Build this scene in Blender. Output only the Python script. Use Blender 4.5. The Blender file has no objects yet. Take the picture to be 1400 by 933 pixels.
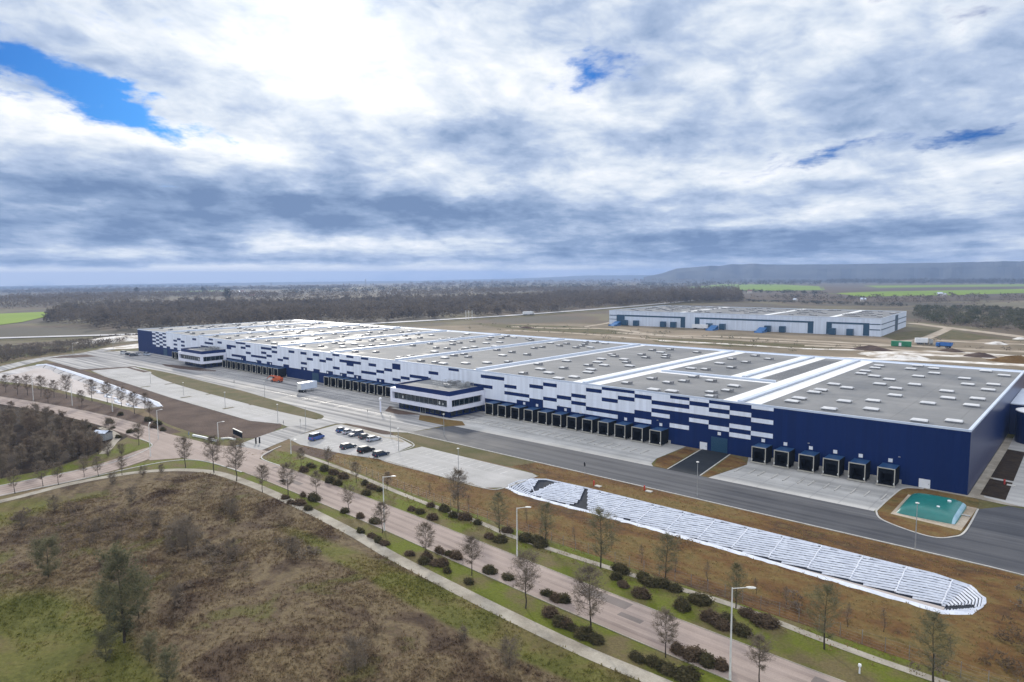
import bpy, bmesh, math, random
from mathutils import Vector, Matrix, noise, geometry
random.seed(7)
RND = random.Random(11)
R_ = math.radians
sc = bpy.context.scene
C = sc.collection
PI = math.pi

# ------------------------------------------------------------------ camera station
# world axes: +X along the long front of the warehouse, +Y into its depth, metres
CAM_H = 46.0
def _n(v): return Vector(v).normalized()
F = 934.0
def cray(px, py): return Vector((px - 700.0, -(py - 466.5), -F))
ex = -_n(cray(-366, 383)); vy = cray(1529, 370)
ey = (vy - ex * vy.dot(ex)).normalized(); ez = ex.cross(ey)
ROT = Matrix((ex, ey, ez))                       # camera space -> world
cam = bpy.data.cameras.new('camera'); cam.sensor_width = 36.0; cam.lens = 36.0 * F / 1400.0
cam.clip_start = 0.5; cam.clip_end = 60000
camo = bpy.data.objects.new('camera', cam); C.objects.link(camo)
camo.matrix_world = Matrix.Translation((0, 0, CAM_H)) @ ROT.to_4x4()
sc.camera = camo

def sstep(a, b, x):
    t = max(0.0, min(1.0, (x - a) / (b - a))); return t * t * (3 - 2 * t)
def terrain(x, y):
    r = math.hypot(x, y)
    if r < 1300: return 0.0
    az = math.degrees(math.atan2(x, y))
    k = 0.0046 + 0.0042 * sstep(-20, -85, az)
    d = r - 1300
    z = -k * d * sstep(0, 900, d)
    if r > 1800:
        z += 5.0 * sstep(1800, 3500, r) * noise.noise(Vector((x / 1400, y / 1400, 3.1)))
    return z
def site(px, py, z=None):
    """plan position of a surveyed sight line (photo 1400x933) on the ground"""
    d = ROT @ cray(px, py)
    t = ((0 if z is None else z) - CAM_H) / min(d.z, -0.5)
    p = Vector((d.x * t, d.y * t, 0 if z is None else z))
    if z is None and p.length > 1290:
        lo, hi = 1000.0, 17000.0; u = Vector((d.x, d.y)).normalized(); s = d.z / math.hypot(d.x, d.y)
        for _ in range(50):
            m = (lo + hi) / 2
            if CAM_H + s * m > terrain(u.x * m, u.y * m): lo = m
            else: hi = m
        p = Vector((u.x * lo, u.y * lo, terrain(u.x * lo, u.y * lo)))
    return p
def P2(px, py): p = site(px, py); return (p.x, p.y)
def azel(px, py):
    d = (ROT @ cray(px, py)).normalized(); return math.atan2(d.x, d.y), math.asin(d.z)

# ------------------------------------------------------------------ node helpers
class NG:
    def __init__(s, tree): s.t = tree; s.n = tree.nodes; s.l = tree.links
    def node(s, typ, **kw):
        nd = s.n.new(typ)
        for k, v in kw.items(): setattr(nd, k, v)
        return nd
    def put(s, sock, v):
        if isinstance(v, S): s.l.new(v.s, sock)
        elif isinstance(v, bpy.types.NodeSocket): s.l.new(v, sock)
        else: sock.default_value = v
    def math(s, op, a, b=0.0, c=None, clamp=False):
        nd = s.node('ShaderNodeMath', operation=op, use_clamp=clamp)
        s.put(nd.inputs[0], a); s.put(nd.inputs[1], b)
        if c is not None: s.put(nd.inputs[2], c)
        return S(s, nd.outputs[0])
    def vec(s, x, y, z):
        nd = s.node('ShaderNodeCombineXYZ')
        for i, v in enumerate((x, y, z)): s.put(nd.inputs[i], v)
        return S(s, nd.outputs[0])
    def noise(s, v, scale=1.0, detail=4.0, rough=0.5, dist=0.0):
        nd = s.node('ShaderNodeTexNoise'); s.put(nd.inputs['Vector'], v)
        nd.inputs['Scale'].default_value = scale; nd.inputs['Detail'].default_value = detail
        nd.inputs['Roughness'].default_value = rough; nd.inputs['Distortion'].default_value = dist
        return S(s, nd.outputs[0])
    def ramp(s, f, stops, interp='LINEAR'):
        nd = s.node('ShaderNodeValToRGB'); s.put(nd.inputs[0], f); cr = nd.color_ramp; cr.interpolation = interp
        while len(cr.elements) < len(stops): cr.elements.new(0.5)
        for e, (p, c) in zip(cr.elements, stops):
            e.position = p; e.color = (c, c, c, 1) if isinstance(c, (int, float)) else (*c, 1)
        return S(s, nd.outputs[0])
    def mix(s, f, a, b, blend='MIX'):
        nd = s.node('ShaderNodeMix', data_type='RGBA', blend_type=blend)
        s.put(nd.inputs[0], f)
        for i, v in ((6, a), (7, b)):
            s.put(nd.inputs[i], v if isinstance(v, (S, bpy.types.NodeSocket)) else (*v, 1))
        return S(s, nd.outputs[2])
    def smooth(s, x, a, b):
        nd = s.node('ShaderNodeMapRange', interpolation_type='SMOOTHSTEP')
        s.put(nd.inputs[0], x); nd.inputs[1].default_value = a; nd.inputs[2].default_value = b
        return S(s, nd.outputs[0])
class S:
    def __init__(s, g, sock): s.g = g; s.s = sock
    def __add__(s, o): return s.g.math('ADD', s, o)
    __radd__ = __add__
    def __sub__(s, o): return s.g.math('SUBTRACT', s, o)
    def __rsub__(s, o): return s.g.math('SUBTRACT', o, s)
    def __mul__(s, o): return s.g.math('MULTIPLY', s, o)
    __rmul__ = __mul__
    def __truediv__(s, o): return s.g.math('DIVIDE', s, o)
    def exp(s): return s.g.math('EXPONENT', s)
    def clamp(s): return s.g.math('ADD', s, 0.0, clamp=True)

def newmat(name):
    m = bpy.data.materials.new(name); m.use_nodes = True
    g = NG(m.node_tree); b = m.node_tree.nodes['Principled BSDF']
    return m, g, b
def position(g): return S(g, g.node('ShaderNodeNewGeometry').outputs['Position'])
def mat(name, c1, c2=None, scale=0.5, detail=6, rough=0.8, spec=0.3, bump=0.0, bscale=3.0, fine=0.0, metallic=0.0, contrast=(0.35, 0.65)):
    """two-tone procedural material driven by world position"""
    m, g, b = newmat(name)
    b.inputs['Roughness'].default_value = rough; b.inputs['Specular IOR Level'].default_value = spec
    b.inputs['Metallic'].default_value = metallic
    p = position(g)
    c2 = c2 or tuple(x * 0.86 for x in c1)
    n = g.noise(p, scale, detail, 0.6)
    col = g.ramp(n, [(contrast[0], c1), (contrast[1], c2)])
    if fine:
        f = g.noise(p, scale * 14 + 1, 5, 0.7)
        col = g.mix(fine, col, g.ramp(f, [(0.3, 0.25), (0.7, 1.0)]), 'MULTIPLY')
    g.put(b.inputs['Base Color'], col)
    if bump:
        bn = g.node('ShaderNodeBump'); bn.inputs['Strength'].default_value = 1.0; bn.inputs['Distance'].default_value = bump
        g.put(bn.inputs['Height'], g.noise(p, bscale, 5, 0.6)); g.put(b.inputs['Normal'], bn.outputs[0])
    return m
def blob(g, p, cx, cy, sx, sy=None):
    """soft elliptical patch in plan, for turf of different growth"""
    nd = g.node('ShaderNodeSeparateXYZ'); g.put(nd.inputs[0], p)
    sy = sy or sx
    X = (S(g, nd.outputs[0]) - cx) / sx; Y = (S(g, nd.outputs[1]) - cy) / sy
    return (0.0 - (X * X + Y * Y)).exp()

# ------------------------------------------------------------------ mesh helpers
class MB:
    def __init__(s): s.v = []; s.f = []; s.m = []
    def face(s, pts, mi=0):
        i = len(s.v); s.v += [tuple(p) for p in pts]; s.f.append(tuple(range(i, i + len(pts)))); s.m.append(mi)
    def box(s, x0, y0, z0, x1, y1, z1, mi=0, mt=None, rot=None, skip=''):
        i = len(s.v)
        pts = [(x0, y0, z0), (x1, y0, z0), (x1, y1, z0), (x0, y1, z0), (x0, y0, z1), (x1, y0, z1), (x1, y1, z1), (x0, y1, z1)]
        if rot:
            a, cx, cy = rot; ca, sa = math.cos(a), math.sin(a)
            pts = [(cx + (x - cx) * ca - (y - cy) * sa, cy + (x - cx) * sa + (y - cy) * ca, z) for x, y, z in pts]
        s.v += pts
        for k, q in (('b', (3, 2, 1, 0)), ('t', (4, 5, 6, 7)), ('f', (0, 1, 5, 4)), ('r', (1, 2, 6, 5)), ('k', (2, 3, 7, 6)), ('l', (3, 0, 4, 7))):
            if k in skip: continue
            s.f.append(tuple(i + j for j in q)); s.m.append(mt if (mt is not None and k == 't') else mi)
    def tube(s, p0, p1, r0, r1=None, n=6, mi=0, cap=True):
        p0 = Vector(p0); p1 = Vector(p1); r1 = r0 if r1 is None else r1
        d = (p1 - p0).normalized(); a = d.orthogonal().normalized(); b = d.cross(a)
        i = len(s.v)
        for p, r in ((p0, r0), (p1, r1)):
            for k in range(n):
                t = 2 * PI * k / n; s.v.append(tuple(p + a * (r * math.cos(t)) + b * (r * math.sin(t))))
        for k in range(n):
            s.f.append((i + k, i + (k + 1) % n, i + n + (k + 1) % n, i + n + k)); s.m.append(mi)
        if cap:
            s.f.append(tuple(i + k for k in reversed(range(n)))); s.m.append(mi)
            s.f.append(tuple(i + n + k for k in range(n))); s.m.append(mi)
    def path(s, pts, r, n=6, mi=0):
        for k in range(len(pts) - 1):
            ra = r[k] if isinstance(r, (list, tuple)) else r; rb = r[k + 1] if isinstance(r, (list, tuple)) else r
            s.tube(pts[k], pts[k + 1], ra, rb, n, mi)
    def lathe(s, prof, c=(0, 0), n=24, mi=0):
        i = len(s.v)
        for r, z in prof:
            for k in range(n):
                t = 2 * PI * k / n; s.v.append((c[0] + r * math.cos(t), c[1] + r * math.sin(t), z))
        for j in range(len(prof) - 1):
            for k in range(n):
                s.f.append((i + j * n + k, i + j * n + (k + 1) % n, i + (j + 1) * n + (k + 1) % n, i + (j + 1) * n + k)); s.m.append(mi)
        s.f.append(tuple(i + (len(prof) - 1) * n + k for k in range(n))); s.m.append(mi)
    def build(s, name, mats, parent=None, smooth=False):
        me = bpy.data.meshes.new(name)
        o = parent['_o'] if parent and '_o' in parent.keys() else (0, 0, 0)
        v = [(a - o[0], b - o[1], c - o[2]) for a, b, c in s.v] if any(o) else s.v
        me.from_pydata(v, [], s.f)
        for m in (mats if isinstance(mats, (list, tuple)) else [mats]): me.materials.append(m)
        me.polygons.foreach_set('material_index', s.m)
        if smooth: me.polygons.foreach_set('use_smooth', [True] * len(s.f))
        me.update()
        return link(name, me, parent)
def link(name, me, parent=None):
    ob = bpy.data.objects.new(name, me); C.objects.link(ob)
    if parent:
        ob.parent = parent
        if '_o' in parent.keys(): ob['_o'] = parent['_o']
    return ob
def tag(o, label, cat, group=None):
    o['label'] = label; o['category'] = cat
    if group: o['group'] = group
    return o
def thing(name, label, cat, loc=(0, 0, 0), group=None, rz=0.0, survey=True):
    """Empty at the base; with survey=True its parts are given in world coordinates"""
    o = bpy.data.objects.new(name, None); C.objects.link(o); o.empty_display_size = 0.2
    o.location = loc; o.rotation_euler.z = rz
    if survey: o['_o'] = tuple(float(q) for q in loc)
    return tag(o, label, cat, group)
def struct(o, kind='structure'): o['kind'] = kind; return o
def dup(o, loc=None, rz=None, scale=None, parent=None, label=None, group=None):
    c = o.copy(); C.objects.link(c)
    if parent: c.parent = parent
    if loc is not None: c.location = loc
    if rz is not None: c.rotation_euler.z = rz
    if scale is not None: c.scale = scale if isinstance(scale, (tuple, list)) else (scale,) * 3
    if label: c['label'] = label
    if group: c['group'] = group
    for ch in list(o.children): dup(ch, parent=c)
    return c

def densify(poly, step):
    out = []
    for i in range(len(poly)):
        a = Vector(poly[i]); b = Vector(poly[(i + 1) % len(poly)]); n = max(1, int((b - a).length / step))
        for k in range(n): out.append(tuple(a.lerp(b, k / n)))
    return out
def inside(x, y, poly):
    c = False; j = len(poly) - 1
    for i in range(len(poly)):
        xi, yi = poly[i][0], poly[i][1]; xj, yj = poly[j][0], poly[j][1]
        if (yi > y) != (yj > y) and x < (xj - xi) * (y - yi) / (yj - yi) + xi: c = not c
        j = i
    return c
def sheet(name, poly, off, m, step=None, kind='structure', holes=()):
    """a flat sheet following the terrain at a small height above it"""
    rough_edge = []
    pts = densify(poly, step) if step else list(poly)
    V = [Vector((p[0], p[1])) for p in pts]; n = len(V)
    E = [(i, (i + 1) % n) for i in range(n)]
    for h in holes:
        k = len(V); V += [Vector((p[0], p[1])) for p in h]; E += [(k + i, k + (i + 1) % len(h)) for i in range(len(h))]
    if step:
        xs = [p[0] for p in poly]; ys = [p[1] for p in poly]
        x = min(xs)
        while x < max(xs):
            y = min(ys)
            while y < max(ys):
                if inside(x, y, poly): V.append(Vector((x, y)))
                y += step
            x += step
    vo, eo, fo, *_ = geometry.delaunay_2d_cdt(V, E, [], 0, 1e-4)
    mb = MB()
    mb.v = [(v.x, v.y, terrain(v.x, v.y) + off) for v in vo]
    for f in fo:
        cx = sum(vo[i].x for i in f) / len(f); cy = sum(vo[i].y for i in f) / len(f)
        if inside(cx, cy, pts) and not any(inside(cx, cy, h) for h in holes): mb.f.append(tuple(f)); mb.m.append(0)
    return struct(mb.build(name, m), kind)
def wobble(poly, amp, step, sc_=0.13):
    return [(x + amp * noise.noise(Vector((x * sc_, y * sc_, 1.7))), y + amp * noise.noise(Vector((x * sc_, y * sc_, 9.2)))) for x, y in densify(poly, step)]
def smooth_line(pts, n=8):
    out = []
    for i in range(len(pts) - 1):
        p0 = Vector(pts[max(i - 1, 0)]); p1 = Vector(pts[i]); p2 = Vector(pts[i + 1]); p3 = Vector(pts[min(i + 2, len(pts) - 1)])
        for k in range(n):
            t = k / n
            out.append(tuple(0.5 * ((2 * p1) + (p2 - p0) * t + (2 * p0 - 5 * p1 + 4 * p2 - p3) * t * t + (3 * p1 - p0 - 3 * p2 + p3) * t ** 3)))
    out.append(tuple(pts[-1])); return out
def offset_line(pts, d):
    out = []
    for i, p in enumerate(pts):
        a = Vector(pts[max(i - 1, 0)]); b = Vector(pts[min(i + 1, len(pts) - 1)]); t = (b - a).normalized()
        out.append((p[0] - t.y * d, p[1] + t.x * d))
    return out
def ribbon(name, pts, w, off, m, kind='structure'):
    L = offset_line(pts, w / 2); Rr = offset_line(pts, -w / 2); mb = MB()
    for i in range(len(pts) - 1):
        mb.face([(*q, terrain(*q) + off) for q in (Rr[i], Rr[i + 1], L[i + 1], L[i])])
    return struct(mb.build(name, m), kind)
def kerb(name, pts, m, w=0.3, h=0.13, closed=False):
    pts = list(pts) + ([pts[0]] if closed else [])
    L = offset_line(pts, w / 2); Rr = offset_line(pts, -w / 2); mb = MB()
    for i in range(len(pts) - 1):
        a, b, c, d = Rr[i], Rr[i + 1], L[i + 1], L[i]
        mb.face([(*a, h), (*b, h), (*c, h), (*d, h)]); mb.face([(*a, 0), (*b, 0), (*b, h), (*a, h)]); mb.face([(*c, 0), (*d, 0), (*d, h), (*c, h)])
    return struct(mb.build(name, m))

# ------------------------------------------------------------------ materials
def ground_mat():
    m, g, b = newmat('ground_turf'); p = position(g)
    n1 = g.noise(p, 0.05, 6, 0.6); n2 = g.noise(p, 0.9, 6, 0.7); n3 = g.noise(p, 0.004, 3, 0.5)
    near = g.ramp(n1, [(0.36, (0.10, 0.11, 0.03)), (0.5, (0.135, 0.115, 0.05)), (0.62, (0.18, 0.13, 0.075))])
    far = g.ramp(n3, [(0.40, (0.11, 0.10, 0.075)), (0.47, (0.14, 0.11, 0.08)), (0.52, (0.17, 0.15, 0.09)), (0.57, (0.12, 0.105, 0.08))], 'EASE')
    ln = g.node('ShaderNodeVectorMath', operation='LENGTH'); g.put(ln.inputs[0], p)
    col = g.mix(g.smooth(S(g, ln.outputs['Value']), 420, 700), near, far)
    col = g.mix(0.7, col, g.ramp(n2, [(0.3, 0.35), (0.65, 1.0)]), 'MULTIPLY')
    g.put(b.inputs['Base Color'], col); b.inputs['Roughness'].default_value = 0.95; b.inputs['Specular IOR Level'].default_value = 0.1
    return m
def meadow_mat(name, dark=1.0):
    m, g, b = newmat(name); p = position(g)
    n1 = g.noise(p, 0.10, 7, 0.62, 0.6); n2 = g.noise(p, 1.6, 6, 0.7); n3 = g.noise(p, 0.045, 4, 0.5)
    D = dark
    brown = g.ramp(n1, [(0.34, (0.062 * D, 0.042 * D, 0.029 * D)), (0.43, (0.105 * D, 0.074 * D, 0.047 * D)), (0.51, (0.18 * D, 0.138 * D, 0.08 * D)), (0.57, (0.12 * D, 0.086 * D, 0.055 * D)), (0.67, (0.13 * D, 0.118 * D, 0.046 * D))])
    green = g.ramp(n1, [(0.35, (0.085 * D, 0.092 * D, 0.022 * D)), (0.5, (0.135 * D, 0.132 * D, 0.036 * D)), (0.62, (0.15 * D, 0.122 * D, 0.05 * D))])
    w = None
    for px, py, sx, sy in ((40, 860, 22, 9), (120, 925, 16, 7), (560, 800, 40, 2.6), (760, 905, 26, 2.6), (640, 840, 18, 3), (0, 700, 8, 10)):
        c = P2(px, py); q = blob(g, p, c[0], c[1], sx, sy); w = q if w is None else w + q
    w = (w + (n3 - 0.5) * 1.6)
    col = g.mix(g.smooth(w, 0.25, 0.8), brown, green)
    col = g.mix(0.75, col, g.ramp(n2, [(0.28, 0.42), (0.66, 1.0)]), 'MULTIPLY')
    g.put(b.inputs['Base Color'], col); b.inputs['Roughness'].default_value = 0.95; b.inputs['Specular IOR Level'].default_value = 0.1
    bn = g.node('ShaderNodeBump'); bn.inputs['Distance'].default_value = 0.35; g.put(bn.inputs['Height'], g.noise(p, 0.9, 6, 0.7)); g.put(b.inputs['Normal'], bn.outputs[0])
    return translucent(m, g, b, col) if dark != 1.0 else m
def translucent(m, g, b, col, f=.5):
    """thin blades and leaves let light through"""
    t = g.node('ShaderNodeBsdfTranslucent'); g.put(t.inputs[0], col); x = g.node('ShaderNodeMixShader'); x.inputs[0].default_value = f
    g.l.new(b.outputs[0], x.inputs[1]); g.l.new(t.outputs[0], x.inputs[2]); g.l.new(x.outputs[0], m.node_tree.nodes['Material Output'].inputs['Surface'])
    return m
def leafmat(name, c1, c2, scale=.5, f=.45):
    m, g, b = newmat(name); col = g.ramp(g.noise(position(g), scale, 4, .6), [(.35, c1), (.65, c2)]); g.put(b.inputs['Base Color'], col)
    b.inputs['Roughness'].default_value = .9; b.inputs['Specular IOR Level'].default_value = .1
    return translucent(m, g, b, col, f)
def asphalt_mat(name, c1, c2, streak=0.5, rough=0.7, spec=0.3):
    """worn paving: long tyre-worn streaks along X plus patches"""
    m, g, b = newmat(name); p = position(g)
    sp = g.node('ShaderNodeVectorMath', operation='MULTIPLY'); g.put(sp.inputs[0], p); sp.inputs[1].default_value = (0.010, 0.5, 0.3)
    a = g.noise(S(g, sp.outputs[0]), 1.0, 4, 0.6); n = g.noise(p, 0.08, 6, 0.6); f = g.noise(p, 6, 4, 0.7)
    col = g.ramp(a * streak + n * (1 - streak), [(0.38, c1), (0.62, c2)])
    col = g.mix(0.35, col, g.ramp(f, [(0.3, 0.5), (0.7, 1.0)]), 'MULTIPLY')
    g.put(b.inputs['Base Color'], col); g.put(b.inputs['Roughness'], g.ramp(n, [(0.35, rough - 0.12), (0.65, rough + 0.1)]))
    b.inputs['Specular IOR Level'].default_value = spec
    return m
def cladding_mat(name, c, rough=0.38, rib=0.33, axis=0, spec=0.5):
    """profiled steel sheet: fine vertical ribs and slight tone change from sheet to sheet"""
    m, g, b = newmat(name); p = position(g)
    sx = g.node('ShaderNodeSeparateXYZ'); g.put(sx.inputs[0], p); u = S(g, sx.outputs[axis])
    w = g.math('SINE', u * (2 * PI / rib)); bn = g.node('ShaderNodeBump'); bn.inputs['Distance'].default_value = 0.02; bn.inputs['Strength'].default_value = 0.5
    g.put(bn.inputs['Height'], w); g.put(b.inputs['Normal'], bn.outputs[0])
    cell = g.math('FLOOR', u / 1.1); wn = g.node('ShaderNodeTexWhiteNoise', noise_dimensions='1D'); g.put(wn.inputs['W'], cell)
    v = S(g, wn.outputs['Value']) * 0.13 + 0.935
    stv = g.node('ShaderNodeVectorMath', operation='MULTIPLY'); g.put(stv.inputs[0], p); stv.inputs[1].default_value = (.9, .9, .07)
    n = g.noise(S(g, stv.outputs[0]), 1.0, 5, 0.65) * 0.34 + 0.83
    hv = g.node('ShaderNodeMix', data_type='RGBA', blend_type='MULTIPLY'); hv.inputs[0].default_value = 1; hv.inputs[6].default_value = (*c, 1)
    vv = v * n; g.put(hv.inputs[7], g.vec(vv, vv, vv)); g.put(b.inputs['Base Color'], hv.outputs[2])
    b.inputs['Roughness'].default_value = rough; b.inputs['Specular IOR Level'].default_value = spec
    return m
M = {}
M['ground'] = ground_mat(); M['meadow'] = meadow_mat('meadow_turf'); M['tuft'] = meadow_mat('meadow_tuft', 1.65)
M['verge'] = mat('verge_grass', (0.125, 0.145, 0.02), (0.155, 0.125, 0.06), 0.14, 8, 0.95, 0.1, 0.15, 2.0, 0.55, contrast=(.44, .6))
def bank_mat():
    m, g, b = newmat('bank_soil'); p = position(g)
    sp = g.node('ShaderNodeVectorMath', operation='MULTIPLY'); g.put(sp.inputs[0], p); sp.inputs[1].default_value = (.035, .11, .1)
    n1 = g.noise(S(g, sp.outputs[0]), 1.0, 9, .62, .5); n2 = g.noise(p, 1.3, 7, .72); n3 = g.noise(p, .25, 6, .65)
    col = g.ramp(n1 * .65 + n3 * .35, [(.36, (.085, .078, .028)), (.45, (.175, .122, .046)), (.53, (.145, .078, .03)), (.60, (.085, .05, .027)), (.68, (.16, .115, .048))])
    col = g.mix(.6, col, g.ramp(n2, [(.3, .4), (.66, 1.0)]), 'MULTIPLY')
    g.put(b.inputs['Base Color'], col); b.inputs['Roughness'].default_value = .95; b.inputs['Specular IOR Level'].default_value = .1
    bn = g.node('ShaderNodeBump'); bn.inputs['Distance'].default_value = .25; g.put(bn.inputs['Height'], n2); g.put(b.inputs['Normal'], bn.outputs[0])
    return m
M['bank'] = bank_mat()
M['bank_tuft'] = leafmat('bank_growth', (0.18, 0.15, 0.06), (0.26, 0.18, 0.09), .15)
M['olive'] = mat('olive_turf', (0.085, 0.085, 0.03), (0.15, 0.12, 0.065), 0.14, 7, 0.95, 0.1, 0.1, 1.5, 0.5)
M['soil'] = mat('topsoil', (0.072, 0.048, 0.038), (0.125, 0.088, 0.068), 0.12, 7, 0.95, 0.1, 0.2, 1.2, 0.5)
M['darksoil'] = mat('planting_soil', (0.024, 0.017, 0.012), (0.05, 0.034, 0.02), 0.4, 6, 0.95, 0.1, 0.15, 2.0, 0.6)
M['rust'] = mat('russet_heap_soil', (0.12, 0.065, 0.02), (0.18, 0.11, 0.04), 0.3, 6, 0.95, 0.1, 0.2, 1.5, 0.5)
M['asphalt'] = asphalt_mat('new_asphalt', (0.040, 0.043, 0.052), (0.10, 0.102, 0.11), 0.62, 0.8, .25)
M['asphalt_new'] = mat('fresh_asphalt', (0.010, 0.014, 0.019), (0.018, 0.022, 0.027), 0.3, 5, 0.8, 0.2)
M['concrete'] = asphalt_mat('yard_concrete', (0.27, 0.27, 0.262), (0.46, 0.455, 0.44), 0.5, 0.85, .15)
M['parking'] = asphalt_mat('parking_paving', (0.29, 0.288, 0.28), (0.45, 0.44, 0.43), 0.25, 0.88, .12)
M['yard'] = asphalt_mat('yard_paving', (0.13, 0.132, 0.14), (0.43, 0.42, 0.405), 0.75, 0.85, .15)
M['road'] = asphalt_mat('worn_pink_road', (0.265, 0.212, 0.185), (0.385, 0.318, 0.28), 0.5, 0.9, .1)
M['road_patch'] = asphalt_mat('patched_road', (0.15, 0.128, 0.118), (0.22, 0.19, 0.175), 0.3, .9, .1)
M['road_worn'] = asphalt_mat('wheel_worn_road', (0.20, 0.158, 0.14), (0.36, 0.295, 0.262), 0.4, .9, .1)
M['asphalt_worn'] = asphalt_mat('wheel_worn_asphalt', (0.034, 0.037, 0.045), (0.12, 0.122, 0.128), 0.5, .8, .2)
M['path'] = mat('gravel_path', (0.42, 0.385, 0.32), (0.25, 0.22, 0.175), 0.25, 6, 0.9, 0.2, 0.0, 1, 0.4)
M['tracks'] = mat('dirt_track', (0.52, 0.45, 0.36), (0.33, 0.27, 0.20), 0.10, 7, 0.95, 0.1, 0, 1, 0.5)
M['chalk'] = mat('chalk_ground', (0.78, 0.75, 0.70), (0.42, 0.36, 0.29), 0.13, 7, 0.95, 0.1, 0, 1, 0.4, contrast=(0.45, 0.6))
M['construction'] = mat('stripped_ground', (0.15, 0.125, 0.08), (0.30, 0.24, 0.17), 0.022, 8, 0.95, 0.1, 0, 1, 0.5)
M['highway'] = mat('highway_asphalt', (0.36, 0.36, 0.37), (0.46, 0.45, 0.45), 0.05, 4, 0.8, 0.2)
M['kerb'] = mat('kerb_concrete', (0.46, 0.45, 0.42), (0.36, 0.35, 0.33), 0.6, 4, 0.85, 0.2)
M['paint'] = mat('road_paint', (0.72, 0.72, 0.70), (0.52, 0.52, 0.50), 0.8, 5, 0.7, 0.3)
M['green_field'] = mat('winter_wheat', (0.13, 0.21, 0.018), (0.19, 0.26, 0.03), 0.004, 4, 0.95, 0.1)
M['brown_field'] = mat('ploughed_field', (0.11, 0.085, 0.06), (0.085, 0.07, 0.055), 0.01, 4, 0.95, 0.1)
M['straw_field'] = mat('stubble_field', (0.20, 0.17, 0.11), (0.13, 0.12, 0.08), 0.006, 4, 0.95, 0.1)
M['hill'] = mat('wooded_hill', (0.035, 0.042, 0.05), (0.075, 0.082, 0.08), 0.0035, 6, 0.95, 0.1)
M['navy'] = cladding_mat('navy_cladding', (0.003, 0.018, 0.092), 0.5, spec=.16)
M['navy_side'] = cladding_mat('navy_side_cladding', (0.004, 0.018, 0.085), 0.30, 0.33, 1, .5)
M['white_clad'] = cladding_mat('white_cladding', (0.74, 0.78, 0.86), 0.42)
def roof_mat():
    """grey bitumen membrane: lap seams every roll, ponding stains, patched places"""
    m, g, b = newmat('roof_membrane'); p = position(g); sx = g.node('ShaderNodeSeparateXYZ'); g.put(sx.inputs[0], p)
    seam = g.math('FRACT', S(g, sx.outputs[1]) / 2.1); seam2 = g.math('FRACT', S(g, sx.outputs[0]) / 12.0)
    st = g.noise(p, .045, 7, .62, .8); f = g.noise(p, 1.2, 6, .7); roll = g.node('ShaderNodeTexWhiteNoise', noise_dimensions='1D'); g.put(roll.inputs['W'], g.math('FLOOR', S(g, sx.outputs[1]) / 2.1))
    col = g.ramp(st, [(.33, (.13, .134, .138)), (.47, (.185, .188, .19)), (.62, (.222, .223, .222))])
    k = (1.0 - g.math('LESS_THAN', seam, .06) * .22) * (1.0 - g.math('LESS_THAN', seam2, .012) * .25) * (S(g, roll.outputs['Value']) * .10 + .95) * (f * .3 + .85)
    g.put(b.inputs['Base Color'], g.mix(1.0, col, g.vec(k, k, k), 'MULTIPLY')); g.put(b.inputs['Roughness'], g.ramp(st, [(.35, .55), (.5, .85)])); b.inputs['Specular IOR Level'].default_value = .15
    return m
M['roof'] = roof_mat()
M['roof_white'] = mat('white_roof_membrane', (0.82, 0.82, 0.80), (0.72, 0.72, 0.71), 0.3, 5, 0.5, 0.4)
M['trim'] = mat('pale_metal_trim', (0.58, 0.64, 0.74), (0.50, 0.56, 0.66), 0.3, 3, 0.4, 0.5)
M['steel'] = mat('galvanised_steel', (0.42, 0.43, 0.43), (0.32, 0.33, 0.33), 2.0, 3, 0.45, 0.5, metallic=0.4)
M['lamp_white'] = mat('lamp_paint', (0.66, 0.66, 0.63), (0.55, 0.55, 0.52), 1.0, 3, 0.5, 0.4)
M['skylight'] = mat('polycarbonate_dome', (0.62, 0.62, 0.615), (0.50, 0.51, 0.52), 0.5, 3, 0.5, 0.25)
M['vent'] = mat('vent_metal', (0.15, 0.15, 0.155), (0.24, 0.24, 0.245), 0.8, 3, 0.5, 0.5)
M['beige'] = mat('beige_dock_frame', (0.44, 0.42, 0.36), (0.36, 0.34, 0.29), 1.0, 3, 0.5, 0.4)
M['pod_blue'] = mat('dock_roof_blue', (0.012, 0.05, 0.13), (0.018, 0.062, 0.155), 0.6, 3, 0.5, 0.3)
M['black'] = mat('black_rubber', (0.006, 0.008, 0.011), (0.011, 0.013, 0.017), 1.0, 3, 0.9, 0.08)
M['white'] = mat('white_paint', (0.78, 0.79, 0.80), (0.70, 0.71, 0.73), 0.8, 3, 0.45, 0.4)
M['frame_white'] = mat('white_facade_frame', (0.74, 0.75, 0.84), (0.68, 0.70, 0.80), 0.4, 3, 0.4, 0.5)
def glass_mat(name, c, rough=0.08):
    m, g, b = newmat(name); p = position(g)
    g.put(b.inputs['Base Color'], g.ramp(g.noise(p, 0.5, 3), [(0.35, c), (0.65, tuple(x * 1.7 for x in c))]))
    b.inputs['Roughness'].default_value = rough; b.inputs['Specular IOR Level'].default_value = 0.7
    return m
M['glass'] = glass_mat('tinted_glass', (0.006, 0.014, 0.02)); M['carglass'] = glass_mat('car_glass', (0.01, 0.012, 0.015))
M['liner'] = mat('black_liner', (0.010, 0.014, 0.022), (0.02, 0.025, 0.036), 0.8, 4, 0.75, 0.15)
M['bag'] = mat('white_ballast', (0.66, 0.69, 0.75), (0.52, 0.55, 0.62), .9, 7, 0.8, 0.15, .04, 5)
M['bank_paving'] = mat('pale_bank_sheet', (0.55, 0.53, 0.52), (0.40, 0.38, 0.37), .22, 7, 0.85, 0.15, .04, 2, .3)
M['basin_floor'] = mat('basin_sediment', (0.34, 0.30, 0.28), (0.42, 0.38, 0.36), 0.06, 6, 0.8, 0.3)
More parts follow.
